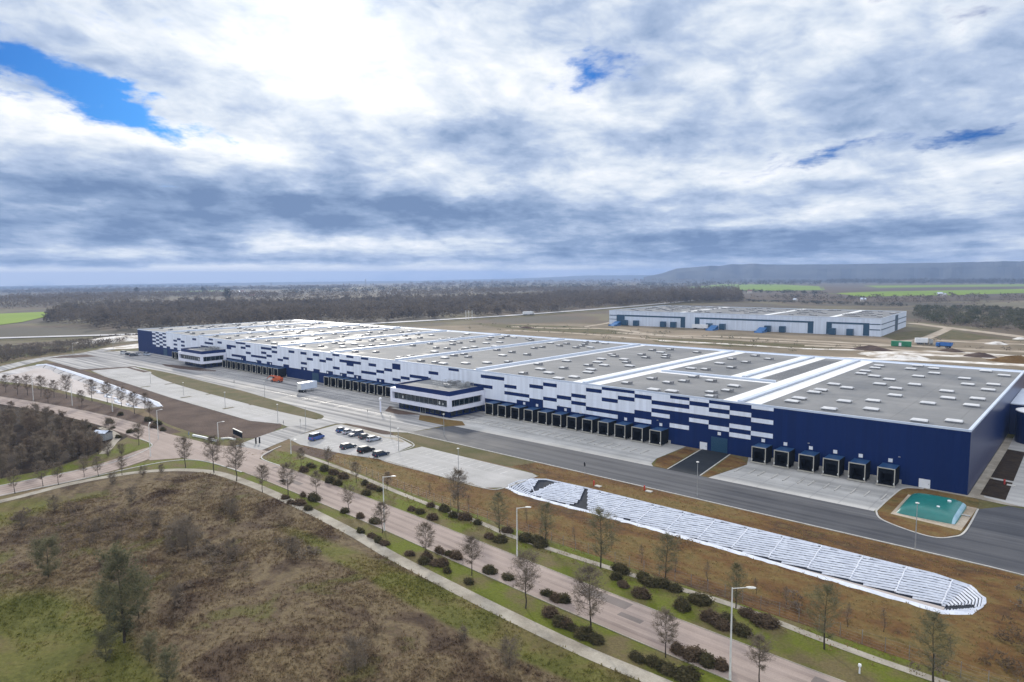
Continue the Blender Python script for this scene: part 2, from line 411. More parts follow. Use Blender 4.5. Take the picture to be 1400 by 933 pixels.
M['bladder'] = mat('green_coated_fabric', (0.004, 0.125, 0.11), (0.008, 0.165, 0.145), 0.35, 5, 0.34, 0.5, 0.06, 1.1)
M['bladder_end'] = mat('pale_blue_fabric', (0.20, 0.36, 0.44), (0.28, 0.44, 0.52), 0.6, 4, 0.4, 0.5)
M['bark'] = mat('bark', (0.045, 0.038, 0.03), (0.075, 0.064, 0.052), 3.0, 4, 0.9, 0.1)
M['twig'] = leafmat('twigs', (0.14, 0.115, 0.088), (0.21, 0.175, 0.135))
M['thicket'] = leafmat('thicket_twigs', (0.165, 0.135, 0.10), (0.235, 0.195, 0.15))
M['twig_red'] = leafmat('reddish_twigs', (0.14, 0.108, 0.08), (0.20, 0.158, 0.12))
M['twig_green'] = leafmat('budding_twigs', (0.14, 0.135, 0.075), (0.19, 0.18, 0.11))
M['leaf_green'] = leafmat('evergreen_leaves', (0.075, 0.088, 0.05), (0.12, 0.125, 0.075), .8)
M['bush'] = leafmat('shrub_leaves', (0.072, 0.068, 0.032), (0.125, 0.105, 0.055), .9)
M['bush_red'] = leafmat('reddish_shrub_leaves', (0.105, 0.078, 0.05), (0.165, 0.12, 0.08), .9)
M['wood_far'] = leafmat('bare_woodland', (0.10, 0.084, 0.066), (0.165, 0.14, 0.112), .012)
M['wood_green'] = leafmat('green_scrub', (0.075, 0.085, 0.05), (0.14, 0.13, 0.085), .02)
M['wood_dark'] = leafmat('evergreen_wood', (0.05, 0.055, 0.042), (0.09, 0.085, 0.07), .02)
M['orange'] = mat('orange_paint', (0.55, 0.11, 0.03), (0.42, 0.09, 0.03), 0.8, 3, 0.45, 0.4)
M['tarp_blue'] = mat('bright_blue_paint', (0.02, 0.10, 0.26), (0.03, 0.13, 0.32), 0.3, 3, 0.5, 0.4)
M['green_box'] = mat('green_container_paint', (0.02, 0.20, 0.09), (0.03, 0.25, 0.12), 0.5, 3, 0.5, 0.4)
M['red'] = mat('red_paint', (0.45, 0.03, 0.02), (0.38, 0.03, 0.02), 1.0, 3, 0.5, 0.4)
M['signblue'] = mat('sign_blue', (0.03, 0.14, 0.42), (0.04, 0.16, 0.46), 1.0, 3, 0.5, 0.4)
M['wall2'] = cladding_mat('pale_blue_cladding', (0.60, 0.66, 0.76), 0.45, 1.0)
M['teal'] = mat('dark_teal_cladding', (0.012, 0.055, 0.10), (0.016, 0.065, 0.12), 0.1, 3, 0.4, 0.5)
M['render'] = mat('house_render', (0.62, 0.58, 0.52), (0.5, 0.46, 0.40), 0.1, 3, 0.8, 0.2)
M['tiles'] = mat('roof_tiles', (0.22, 0.12, 0.09), (0.16, 0.09, 0.07), 0.4, 3, 0.8, 0.2)

# ------------------------------------------------------------------ ground, with the two basins cut out of it
BR = [(-97.3, 109.2), (-97.6, 112.6), (-96.2, 115.6), (-93.5, 117.6), (-83, 118.3), (-65, 118.2), (-50, 118.2), (-37, 118.1), (-26, 117.9), (-18, 117.8), (-13.5, 116.6), (-11.4, 113.5),
      (-11.2, 110), (-12.4, 107), (-15, 105.2), (-23, 105.6), (-34, 106), (-46, 106.6), (-59, 106.8), (-70, 106.8), (-82, 106.4), (-91, 106.4), (-95.5, 107.2)]
BL = [(-405, 82), (-421, 96), (-427, 103), (-427, 107.6), (-419, 107.8), (-380, 106.6), (-340, 105.1), (-300, 102.3), (-262, 99.6), (-252.5, 97.6), (-253.5, 92), (-262, 89.4), (-290, 87.6), (-330, 85.2), (-351, 81.7), (-369, 76.5), (-380, 76), (-396, 79)]
def make_ground():
    V = []; E = []
    for loop in (BR, BL):
        k = len(V); V += [Vector(p) for p in loop]; E += [(k + i, k + (i + 1) % len(loop)) for i in range(len(loop))]
    r = 60.0
    while r < 12500:
        n = 72
        for k in range(n):
            a = 2 * PI * (k + 0.5 * (int(r) % 2)) / n; x, y = r * math.sin(a), r * math.cos(a)
            if not (inside(x, y, BR) or inside(x, y, BL)): V.append(Vector((x, y)))
        r *= 1.13
    vo, eo, fo, *_ = geometry.delaunay_2d_cdt(V, E, [], 0, 1e-4)
    mb = MB(); mb.v = [(v.x, v.y, terrain(v.x, v.y)) for v in vo]
    for f in fo:
        cx = sum(vo[i].x for i in f) / 3; cy = sum(vo[i].y for i in f) / 3
        if not (inside(cx, cy, BR) or inside(cx, cy, BL)): mb.f.append(tuple(f)); mb.m.append(0)
    struct(mb.build('ground', M['ground']))
make_ground()

# ---- roads and paths
main_pts = smooth_line([(-470, -10), (-400, 32), (-360, 52), (-320, 62), (-280, 70.5), (-240, 76), (-200, 77.5), (-165, 79.8), (-147, 80.4), (-130, 80), (-100, 79), (-60, 76.6), (-30, 75.4), (0, 74.6), (60, 73)])
branch_pts = smooth_line([(-192, 79), (-189.5, 71), (-184, 62), (-180.5, 53), (-179.3, 44), (-178.8, 35), (-178, 10), (-176, -60)])
path_pts = smooth_line([(-168, -40), (-169, 10), (-170.5, 33), (-173, 47), (-170.5, 61), (-160, 70.6), (-143, 72.6), (-121, 71.8), (-101, 70.2), (-88, 68.4), (-75, 67.2), (-59, 66), (-46, 65.4), (-36, 65.6), (-20, 65.6), (40, 65)])
farpath_pts = smooth_line([(-156, 94), (-134, 92.6), (-108, 89.7), (-86, 88.5), (-77, 87.4), (-54, 87.6), (-38, 88.4), (-24, 87), (-10, 86.4), (40, 86)])
entr_pts = smooth_line([(-169, 82), (-175, 93), (-181.5, 107), (-185, 120), (-185, 136)])
mead = [p for p in offset_line(path_pts, -1.0)]
mead = mead + [(40, -60), (-165, -60)]
sheet('meadow', mead, 0.012, M['meadow'], 8)
sheet('verge', [(-178, 60), (-160, 69), (-130, 70), (-90, 66), (-40, 64), (40, 63), (40, 89), (-10, 89.5), (-60, 90.5), (-110, 92), (-152, 95.5), (-176, 88), (-184, 74)], 0.006, M['verge'], 9)
bank_poly = [(-152, 95.4), (-110, 91.6), (-60, 90), (-10, 89), (40, 88.6), (40, 126), (-12, 126.4), (-60, 127), (-104, 127.2), (-108, 120.5), (-97, 119), (-96.5, 105), (-137, 104), (-150, 101), (-164, 99.5)]
sheet('embankment', wobble(bank_poly, 0.6, 4), 0.014, M['bank'], 10, holes=(BR,))
sheet('grass_strip', [(-160, 124), (-157, 126.5), (-152, 127.4), (-104, 127.1), (-107, 120), (-131, 119.6), (-150, 121)], 0.018, M['olive'])
sheet('soil_strip', wobble([(-430, 113), (-430.5, 108), (-420, 108.4), (-340, 105.8), (-262, 100.2), (-252, 98), (-250, 91), (-225, 87), (-200, 86.5), (-188, 89.5), (-181, 96), (-189, 107.5), (-193, 110), (-205, 106), (-232, 106.6), (-270, 107.4), (-314, 109.8), (-350, 111), (-388, 112.4)], 0.4, 4), 0.016, M['soil'])
sheet('soil_strip', wobble([(-176, 92.5), (-164.5, 91), (-161, 86.8), (-167, 87.4), (-174.5, 86.8)], 0.3, 3), 0.02, M['soil'])
sheet('soil_strip', wobble([(-162.5, 94.5), (-166, 98), (-160, 99), (-150, 101), (-146, 94.8), (-154, 94.6)], 0.3, 3), 0.02, M['soil'])
sheet('branch_verge', wobble([(-210, 66), (-214, 75), (-196, 75), (-192, 71), (-186, 61), (-183, 50), (-183, 20), (-190, 20), (-192, 50), (-197, 60)], 0.5, 3), 0.018, M['verge'])
sheet('scrub_ground', wobble([(-400, 60), (-330, 61), (-280, 69), (-240, 72), (-212, 72), (-198, 58), (-191, 46), (-190, 0), (-300, -10), (-420, 20)], 1.5, 8), 0.022, M['darksoil'], 12)
sheet('verge', wobble([(-420, 66), (-396, 76), (-369, 73), (-351, 78), (-330, 82), (-290, 85), (-254, 87.5), (-225, 86), (-206, 85), (-206, 72), (-280, 66), (-330, 58)], .6, 4), 0.02, M['soil'])
ribbon('main_road', main_pts, 8.2, 0.05, M['road'])
ribbon('branch_road', branch_pts, 8.6, 0.054, M['road'])
ribbon('entrance_road', entr_pts, 10.0, 0.058, M['yard'])
sheet('junction', [(-206, 81.4), (-206, 73.6), (-196, 73), (-189, 67), (-180, 66), (-176, 72), (-168, 75.2), (-150, 76.3), (-150, 84.2), (-160, 84.6), (-165, 90), (-174, 88), (-182, 84)], 0.062, M['road'])
ribbon('footpath', path_pts, 2.3, 0.05, M['path'])
ribbon('gravel_path', farpath_pts, 1.3, 0.05, M['path'])
ribbon('gravel_path', smooth_line([(-196, 60.5), (-206, 66), (-216, 70.5), (-232, 71.5)]), 2.0, 0.06, M['path'])
kerb('kerb', [p for p in offset_line(main_pts, -4.2) if p[0] > -152], M['path'], .16, .09)
kerb('kerb', [p for p in offset_line(main_pts, 4.2) if p[0] > -148], M['path'], .16, .09)
kerb('kerb', [p for p in offset_line(main_pts, 4.2) if -330 < p[0] < -206], M['path'], .16, .09)
kerb('kerb', smooth_line([(-206, 73.4), (-196, 72.7), (-189.2, 66.6), (-184.6, 58), (-183.8, 48), (-183.4, 30)]), M['kerb'])
kerb('kerb', smooth_line([(-175.2, 30), (-175, 48), (-176, 62), (-174.6, 70.5), (-168, 74.6), (-152, 75.9)]), M['kerb'])
kerb('kerb', smooth_line([(-150, 84.6), (-160, 85.2), (-164.8, 90.2), (-167.5, 95)]), M['kerb'])

# ---- paving of the site
sheet('yard', [(-470, 130), (-452, 112.5), (-445, 113), (-388, 112), (-378, 134), (-376, 134), (-350, 135.5), (-262, 132.6), (-218, 128.6), (-198, 126.4), (-192, 124.5), (-190.5, 121), (-180, 121), (-178, 123.4), (-158, 125), (-153, 127.6), (-150, 164.75), (-457, 164.75), (-470, 150)], 0.05, M['yard'])
sheet('site_road', [(-153, 127.6), (-104, 127.3), (-60, 127), (-12, 126.4), (-7, 126), (-5, 128), (30, 133), (30, 163), (-13.2, 162.2), (-17.3, 156.4), (-17.2, 140.5), (-18.6, 136.6), (-21, 134.4), (-25, 135.2), (-30, 138.2), (-32.4, 142.2), (-150, 142.2)], 0.054, M['asphalt'])
sheet('loading_yard', [(-152, 142.2), (-80.5, 142.2), (-82, 144), (-83.4, 149), (-83.4, 164.7), (-152, 164.7)], 0.058, M['concrete'])
sheet('loading_yard', [(-66.4, 142.2), (-32.4, 142.2), (-31.6, 154), (-31, 162), (-28, 163.8), (-28, 164.7), (-66.4, 164.7), (-64, 158)], 0.058, M['concrete'])
sheet('loading_ramp', [(-76.6, 142.15), (-68.6, 142.15), (-71.2, 164.7), (-78.8, 164.7)], 0.064, M['asphalt_new'])
sheet('soil_island', [(-80.6, 142.6), (-77.2, 142.6), (-79.3, 162), (-82.6, 162.4), (-83.2, 149)], 0.062, M['bank'])
sheet('soil_island', [(-68, 142.6), (-66.6, 143), (-64.4, 156), (-64.4, 159), (-67, 162), (-70.4, 163)], 0.062, M['bank'])
sheet('car_park', [(-137.6, 119.2), (-138, 110), (-136, 104), (-115, 104.2), (-100, 104.2), (-97, 107), (-97, 118.4), (-99, 119.2)], 0.058, M['parking'])
sheet('car_park', [(-178.5, 120), (-174.5, 101), (-165, 99.2), (-147, 101.2), (-136, 104), (-138, 110), (-140.6, 118.6), (-153, 122.6), (-178, 121.6)], 0.056, M['parking'])
sheet('car_park', [(-378, 114.4), (-350, 111.4), (-314, 110), (-270, 107.6), (-232, 106.8), (-205, 106.2), (-194, 109.8), (-188, 109), (-184, 121), (-190.4, 120.4), (-202, 120.2), (-239, 120.2), (-302, 123), (-350, 131), (-376, 133)], 0.06, M['parking'])
sheet('soil_island', smooth_line([(-350, 134.8), (-332, 135.2), (-262, 132), (-218, 128.2), (-197, 126.2), (-191.6, 124), (-191, 121.4), (-202, 120), (-239, 120), (-302, 122.8), (-340, 128), (-351, 133), (-350, 134.8)]), 0.07, M['olive'])
sheet('soil_island', [(-387.5, 112.2), (-378.6, 134.4), (-374.8, 134.2), (-376, 131), (-351, 131), (-350.6, 128), (-376.4, 129.4), (-378.2, 114.4)], 0.074, M['soil'])
for (x, y) in ((-304, 117), ):
    pass
isl = []
for x in (-304, -265, -231):
    isl.append([(x - 0.8, 109.5), (x + 0.8, 109.5), (x + 0.8, 113.5), (x - 0.8, 113.5)]); isl.append([(x - 0.8, 119.2), (x + 0.8, 119.2), (x + 0.8, 123), (x - 0.8, 123)])
for q in isl: sheet('soil_island', q, 0.078, M['olive'])
sheet('soil_island', [(-362, 150.5), (-345, 152.6), (-330, 154), (-326, 152), (-335, 148), (-350, 145), (-366, 144.5), (-378, 147)], 0.07, M['soil'])
sheet('soil_island', [(-190, 150), (-184, 143.2), (-176, 142.6), (-170, 147), (-174, 148.5)], 0.07, M['soil'])
sheet('soil_island', [(-170, 146.6), (-164, 141), (-150, 141), (-147, 145), (-152, 148.6), (-163, 148.8)], 0.07, M['bank'])
sheet('pavement', [(-186, 149.4), (-158, 149.2), (-146, 152), (-146, 149.8), (-158, 147.4), (-187, 147.8)], 0.074, M['kerb'])
sheet('soil_island', smooth_line([(-178, 122.6), (-172, 124), (-160, 124.6), (-155, 123.6), (-158, 121.4), (-170, 122), (-178, 122.6)]), 0.07, M['soil'])
sheet('pavement', [(-176, 120.9), (-168, 121.6), (-160, 121), (-154, 119.6), (-150, 121.6), (-145, 119.4), (-145.4, 118.7), (-152, 119.4), (-154.4, 118.6), (-168, 120.5)], 0.074, M['path'])
sheet('soil_island', smooth_line([(-32, 143), (-30, 138.6), (-25, 135.6), (-21, 134.9), (-19, 137), (-17.8, 141), (-17.6, 156), (-19, 163.4), (-28, 163.6), (-31, 161.6), (-32, 154), (-32, 143)]), 0.066, M['bank'])
sheet('tank_pad', [(-29.6, 142.6), (-29.6, 157.6), (-17.6, 156.8), (-18, 141)], 0.09, M['tracks'])
kerb('kerb', smooth_line([(-32.1, 142.6), (-30.2, 138.3), (-25.1, 135.3), (-21, 134.5), (-18.7, 136.7), (-17.4, 141), (-17.4, 156.4)]), M['kerb'])
kerb('kerb', smooth_line([(-32.1, 142.6), (-31.9, 154), (-31.2, 161.6), (-28, 163.8)]), M['kerb'])
kerb('kerb', [(-153, 127.5), (-104, 127.2), (-60, 126.9), (-12, 126.3), (-7, 125.9), (-4.8, 128)], M['kerb'])
kerb('kerb', [(-76.7, 142.2), (-78.9, 164.4)], M['kerb'], 0.25)
kerb('kerb', [(-68.5, 142.2), (-71.1, 164.4)], M['kerb'], 0.25)
kerb('kerb', smooth_line([(-153, 122.9), (-140.4, 118.9), (-138, 110), (-136, 104), (-115, 103.9), (-100, 103.9), (-96.7, 107), (-96.7, 118.4)]), M['kerb'], 0.25)
kerb('kerb', [(-378, 114.1), (-350, 111.1), (-314, 109.7), (-270, 107.3), (-232, 106.5), (-205, 105.9), (-194, 109.5)], M['kerb'], 0.25)
sheet('pavement', [(-20.2, 164.9), (-28, 164.75), (-28, 164.0), (-18.8, 163.6), (-12.8, 162.5), (-11, 163.4), (-17.6, 165.6), (-18.6, 230), (-20.2, 230)], 0.08, M['path'])
sheet('side_yard', [(-18.6, 165.8), (-11, 163.4), (30, 163.1), (30, 300), (-18.6, 300)], 0.06, M['concrete'])
sheet('planting_bed', [(-18.4, 167), (-14, 166), (-14.2, 181), (-18.4, 181.6)], 0.084, M['darksoil'])
sheet('planting_bed', [(-18.4, 183), (-14.2, 182.4), (-14.6, 214), (-18.4, 215)], 0.084, M['darksoil'])
ribbon('perimeter_road', smooth_line([(-330, 40), (-380, 58), (-421, 85), (-445, 103), (-459, 117), (-468, 139), (-478, 150), (-500, 178), (-512, 215)]), 10, 0.064, M['yard'])
sheet('soil_island', [(-458, 116), (-464, 126), (-460, 137), (-444, 137), (-448, 126)], 0.07, M['soil'])
sheet('side_yard', wobble([(-490, 152), (-506, 185), (-500, 215), (-470, 215), (-474, 165)], 1, 5), 0.068, M['chalk'])

# ---- painted markings of the yards and car parks
mk = MB()
def line(x0, y0, x1, y1, w=0.12, z=0.094):
    a = Vector((x0, y0)); b = Vector((x1, y1)); t = (b - a).normalized(); n = Vector((-t.y, t.x)) * w / 2
    mk.face([(*(a - n), z), (*(b - n), z), (*(b + n), z), (*(a + n), z)])
DOCK_R = [-63.9, -58.5, -52.8, -47.4, -42.0, -36.2]
DOCK_M = [-153.2, -147.6, -142.0, -136.5, -130.9, -125.4, -119.8, -114.2, -108.7, -103.1, -97.6, -92.0]
DOCK_L = [-246.4, -241.4, -236.4, -231.2, -226.0, -220.8, -215.6, -210.5, -205.4]
DOCK_LL = [-336.5, -331.4, -326.4, -321.4, -316.4, -311.5, -306.5, -301.6, -296.6, -291.7, -286.7]
DOCK_F = [-396.5, -391.6, -386.7, -381.8, -376.9]
bars = MB()
for x in DOCK_R + DOCK_M:
    for q in (0.05, 3.2):
        bars.box(x + q - 0.13, 150.4, 0.06, x + q + 0.13, 154.6, 0.24)
for x in DOCK_L + DOCK_LL:
    for q in (0.1, 3.2): line(x + q, 147, x + q, 156, 0.22)
for k in range(9): line(-133 + k * 2.6, 104.6, -133 + k * 2.6, 109.4)
for k in range(12): line(-133 + k * 2.6, 114, -133 + k * 2.6, 118.8)
for k in range(13): line(-171 + k * 2.5, 113.6 , -171 + k * 2.5, 118.4)
for k in range(12): line(-166 + k * 2.5, 101.8 + 0.12 * k, -166 + k * 2.5, 106.6 + 0.12 * k)
for k in range(62):
    x = -366 + k * 2.6
    line(x, 114.0 - 0.03 * k, x, 118.6 - 0.03 * k)
struct(mk.build('road_marking', M['paint']))
mk = MB()
for k in range(13): line(-152 + k * 5.55, 142.4, -152 + k * 5.55, 164.5, .09, .066)
for y in (147.5, 153, 158.5): line(-152, y, -83.2, y, .09, .066); line(-66, y, -31.5, y, .09, .066)
for k in range(6): line(-61 + k * 5.5, 142.4, -61 + k * 5.5, 164.5, .09, .066)
for k in range(26): line(-445 + k * 11, 136, -445 + k * 11, 164, .12, .066)
for y in (139.5, 146.5, 152.5, 159): line(-440, y, -160, y, .14, .066)
struct(mk.build('expansion_joint', M['vent']))
rp = random.Random(21)
def patches(base, n, width, m, z):
    mb = MB()
    for k in range(n):
        i = rp.randrange(4, len(base) - 6); w_ = rp.uniform(.8, 2.2); d_ = rp.uniform(-width, width); L = offset_line(base, d_ + w_ / 2); Q = offset_line(base, d_ - w_ / 2); e = i + rp.randrange(1, 3)
        for t in range(i, e): mb.face([(*Q[t], z), (*Q[t + 1], z), (*L[t + 1], z), (*L[t], z)])
    struct(mb.build('road_patch', m))
patches([p for p in main_pts if -170 < p[0] < 30], 9, 2.6, M['road_patch'], .0555)
for q, w_ in ((-2.7, .75), (-1.0, .65), (1.1, .75), (2.8, .65)): ribbon('wheel_track', offset_line(main_pts, q), w_, .0525, M['road_worn'])
for q, w_ in ((-2.6, .7), (-.9, .6), (1.0, .7), (2.7, .6)): ribbon('wheel_track', offset_line(branch_pts, q), w_, .0565, M['road_worn'])
for q, w_ in ((129.6, .8), (131.6, .7), (136.4, .8), (138.6, .7)): ribbon('wheel_track', [(-152 + k * 8, q + .4 * math.sin(k * .9 + q)) for k in range(17)], w_, .0565, M['asphalt_worn'])
struct(bars.build('wheel_guide', M['kerb']))
# ---- country beyond the site
sheet('construction_field', wobble([(-480, 276), (-470, 400), (-400, 505), (-345, 520), (-125, 545), (-60, 560), (40, 540), (60, 280), (-20, 278)], 8, 30, 0.02), 0.03, M['construction'], 25)
sheet('chalk_strip', wobble([(-140, 277), (-40, 279), (30, 290), (30, 306), (-10, 300), (-60, 303), (-110, 300), (-150, 288)], 4, 6, 0.06), 0.06, M['chalk'])
sheet('chalk_strip', wobble([P2(1175, 484), P2(1235, 481), P2(1300, 486), P2(1330, 484), P2(1335, 489), P2(1260, 487), P2(1200, 488)], 3, 8, 0.06), 0.06, M['chalk'])
sheet('chalk_strip', wobble([P2(1340, 485), P2(1400, 489), P2(1440, 492), P2(1440, 496), P2(1380, 493), P2(1345, 490)], 3, 8, 0.06), 0.06, M['chalk'])
def track(pix, w, m='tracks', off=0.08): ribbon('dirt_track', smooth_line([P2(*q) for q in pix], 6), w, off, M[m])
track([(700, 447), (760, 449), (835, 450), (900, 458), (1000, 461), (1100, 466), (1200, 471), (1330, 478), (1420, 482)], 9)
track([(840, 455), (960, 463), (1080, 468), (1180, 473), (1245, 472)], 7, off=0.1)
track([(800, 447), (820, 444), (836, 441)], 6, off=0.12)
track([(900, 466), (1000, 471), (1100, 477), (1180, 479)], 6, 'chalk', 0.09)
track([(1246, 442), (1300, 449), (1350, 455), (1420, 464)], 12, off=0.11)
track([(1236, 467), (1262, 464), (1285, 455), (1298, 449)], 7, off=0.13)
track([(1280, 466), (1340, 469), (1420, 472)], 9, off=0.14)
track([(1180, 483), (1280, 481), (1420, 489)], 7, 'chalk', 0.1)
track([(1100, 473), (1200, 477), (1300, 484), (1420, 492)], 8, 'tracks', 0.12)
track([(690, 452), (770, 455), (850, 461), (960, 470)], 7, 'tracks', 0.075)
track([(1060, 486), (1150, 490), (1260, 493), (1420, 501)], 10, 'chalk', 0.11)
sheet('grass_strip', wobble([P2(640, 442), P2(700, 444), P2(780, 446), P2(840, 452), P2(860, 458), P2(760, 455), P2(690, 449)], 3, 10, 0.05), 0.05, M['olive'])
sheet('grass_strip', wobble([P2(880, 462), P2(1000, 466), P2(1100, 472), P2(1160, 476), P2(1000, 475), P2(900, 468)], 3, 10, 0.05), 0.07, M['olive'])
sheet('grass_strip', wobble([P2(1205, 460), P2(1245, 453), P2(1290, 452), P2(1270, 461), P2(1230, 466)], 3, 10, 0.05), 0.07, M['olive'])
sheet('grass_strip', wobble([P2(1300, 452), P2(1360, 462), P2(1330, 466), P2(1280, 463)], 2, 10, 0.05), 0.09, M['olive'])
hw = smooth_line([(-790, -120), (-700, 20), (-635, 135), (-588, 212), (-560, 290), (-540, 360), (-526, 420), (-515, 490), (-506, 590), (-507, 770), (-520, 960), (-560, 1250)])
ribbon('highway_bank', offset_line(hw, -14), 26, 0.10, M['olive'])
ribbon('highway', hw, 13, 0.6, M['highway'])
ribbon('country_road', smooth_line([P2(0, 473), P2(60, 470), P2(130, 472), P2(185, 466)]), 7, 0.12, M['straw_field'])
def field(m, pix, off=0.4): sheet('field', [P2(*q) for q in pix], off, M[m], 110)
field('green_field', [(-40, 431), (60, 427), (74, 431), (30, 441), (-40, 450)])
field('green_field', [(925, 394), (985, 389), (1060, 389), (1125, 392), (1128, 397), (1040, 398), (960, 397)])
field('green_field', [(1128, 402), (1200, 399), (1400, 395.5), (1440, 395), (1440, 400), (1300, 404), (1180, 406)])
field('green_field', [(1180, 391), (1400, 389), (1440, 389), (1440, 391.5), (1200, 394)], 0.6)
field('brown_field', [(1010, 402), (1125, 399), (1180, 407), (1300, 405), (1440, 401), (1440, 409), (1200, 414), (1020, 410)])
field('brown_field', [(1120, 392), (1200, 395), (1440, 392), (1440, 395), (1200, 398), (1128, 401)])
field('straw_field', [(1310, 418), (1440, 409), (1440, 420), (1380, 423)])
field('straw_field', [(60, 404), (200, 401), (300, 400), (300, 405), (160, 407)])
field('green_field', [(200, 400), (290, 397.5), (320, 398), (230, 401.5)], 0.7)
field('straw_field', [(380, 396), (520, 392), (600, 392.5), (460, 397)])
field('straw_field', [(640, 391.5), (760, 389), (900, 388.5), (760, 392)])
field('brown_field', [(20, 470), (80, 467), (110, 470), (40, 476)], 0.15)

# ------------------------------------------------------------------ the big warehouse
WX0, WX1, WY0, WY1, WH = -457.0, -20.3, 164.8, 276.0, 13.6
W = thing('warehouse', 'huge low navy and white distribution warehouse with grey roof and rows of loading docks', 'warehouse', (-238, 164.8, 0))
w = MB()
w.face([(WX0, WY0, 0.0), (WX1, WY0, 0.0), (WX1, WY0, WH), (WX0, WY0, WH)], 0)
w.face([(WX1, WY1, 0), (WX0, WY1, 0), (WX0, WY1, WH), (WX1, WY1, WH)], 0)
w.face([(WX1, WY0, 0), (WX1, WY1, 0), (WX1, WY1, WH), (WX1, WY0, WH)], 1)
w.face([(WX0, WY1, 0), (WX0, WY0, 0), (WX0, WY0, WH), (WX0, WY1, WH)], 1)
w.build('wall', [M['navy'], M['navy_side']], W)
w = MB(); w.box(WX0 + .3, WY0 + .3, WH - 0.5, WX1 - .3, WY1 - .3, WH - 0.12); roof = w.build('roof', M['roof'], W)
w = MB()
for (a, b, c, d) in ((WX0 - .05, WY0 - .05, WX1 + .05, WY0 + .3), (WX0 - .05, WY1 - .3, WX1 + .05, WY1 + .05), (WX0 - .05, WY0 + .3, WX0 + .35, WY1 - .3), (WX1 - .55, WY0 + .3, WX1 + .05, WY1 - .3)):
    w.box(a, b, WH - 0.3, c, d, WH + 0.16)
w.build('parapet', M['trim'], W)
w = MB()
w.box(WX0 + .5, WY1 - 4.4, WH - .119, WX1 - .7, WY1 - .31, WH - .06)
w.build('edge_strip', M['trim'], roof)
# fire walls across the roof with white membrane either side
def firewall(x, half, y0=WY0 + .32, y1=WY1 - 4.5, h=0.75, gutter=0.55):
    b = MB()
    b.box(x - half, y0, WH - .119, x - gutter - .35, y1, WH - .05); b.box(x + gutter + .35, y0, WH - .119, x + half, y1, WH - .05)
    b.build('reflective_strip', M['roof_white'], roof)
    b = MB(); b.box(x - gutter, y0, WH - .119, x + gutter, y1, WH + h - .1); b.box(x - gutter - .1, y0, WH + h - .1, x + gutter + .1, y1, WH + h)
    b.build('fire_wall', M['trim'], W)
firewall(-69.2, 4.9, h=0.5); firewall(-117.0, 5.0, h=0.5); firewall(-161.4, 3.0); firewall(-204.6, 2.3); firewall(-247.6, 2.2); firewall(-290, 2.2); firewall(-331.5, 2.2); firewall(-373, 2.2); firewall(-415, 2.2)
firewall(-85.3, 4.6, 206, WY1 - 4.5, 0.45)
b = MB(); b.box(-111.9, 199.8, WH - .119, -74.2, 201.9, WH - .05); b.box(-111.9, 203.7, WH - .119, -90.2, 205.9, WH - .05); b.build('reflective_strip', M['roof_white'], roof)
b = MB(); b.box(-111.9, 202.2, WH - .119, -74.2, 203.3, WH + .5); b.build('fire_wall', M['trim'], W)
b = MB()
for k in range(7): b.tube((-79.6 + k * 0.8, 209, WH - .1), (-79.6 + k * 0.8, 266, WH - .1), 0.12, n=4)
b.build('roof_pipe', M['vent'], roof)
# skylights and smoke vents, surveyed on the two near bays, repeated in the same columns on the others
NEAR = [(-59.7,259.8),(-59.2,252.8),(-59.8,243.0),(-59.2,235.7),(-54.6,232.6),(-49.4,227.9),(-59.4,208.3),(-49.4,216.9),(-54.7,204.0),(-59.2,195.9),(-59.4,191.0),(-59.4,179.3),(-59.3,173.9),(-49.3,182.1),(-44.0,187.4),(-44.1,211.4),(-41.6,199.1),(-41.5,221.9),(-44.1,240.5),(-41.6,250.9),(-43.9,263.1),(-49.3,267.6),(-49.5,257.5),(-29.8,266.5),(-24.2,258.5),(-32.5,243.9),(-30.0,231.6),(-24.4,235.8),(-24.3,224.2),(-32.5,214.8),(-30.4,203.3),(-24.5,206.7),(-32.9,192.2),(-24.3,195.5),(-49.2,169.6),(-41.5,175.4),(-30.2,168.3),(-24.4,172.3),
 (-107.0,172.9),(-97.9,181.2),(-95.6,186.7),(-105.5,185.1),(-97.4,196.7),(-89.5,192.2),(-80.5,187.7),(-78.5,178.9),(-80.7,173.6),(-77.9,167.6),(-89.9,168.5),(-95.0,167.6),(-106.9,213.5),(-101.9,214.4),(-97,224),(-105,232),(-99,241),(-107,247),(-96,255),(-104,262),
 (-128.9,184.3),(-132.0,190.4),(-138.9,198.6),(-134.5,202.1),(-141.1,207.7),(-145.4,216.5),(-126.4,206.0),(-132.5,213.8),(-138.0,220.8),(-150.1,230.9),(-146.4,227.3),(-140.7,238.3),(-134.6,231.1),(-128.7,235.7),(-132.1,242.5),(-138.7,249.9),(-145.7,255.3),(-140.9,261.8),(-127.0,259.1),(-141.3,187.3),(-126.3,172.9),(-128.3,167.6),(-138.2,175.1),(-146.1,180.4),(-144.2,169.2),(-152.3,203.7),(-154.8,190.0)]
vents = [(x, y, 0 if (x > -72 or RND.random() < .45) else 1) for x, y in NEAR]
for bay in ((-201.5, -164.8), (-245, -207.3), (-287.5, -250.4), (-329, -292.6), (-370.5, -334), (-412.5, -375.5), (-453, -417.5)):
    wd = bay[1] - bay[0]; placed = []
    for t in range(400):
        if len(placed) > 25: break
        x = bay[0] + wd * RND.choice([.08, .16, .30, .37, .5, .6, .66, .8, .92]); y = RND.uniform(WY0 + 4, WY1 - 8)
        if all(abs(x - a) > 3.8 or abs(y - c) > 5 for a, c in placed): placed.append((x, y))
    vents += [(x, y, 1 if RND.random() < .68 else 0) for x, y in placed]
vents.sort(key=lambda q: math.hypot(q[0], q[1]))
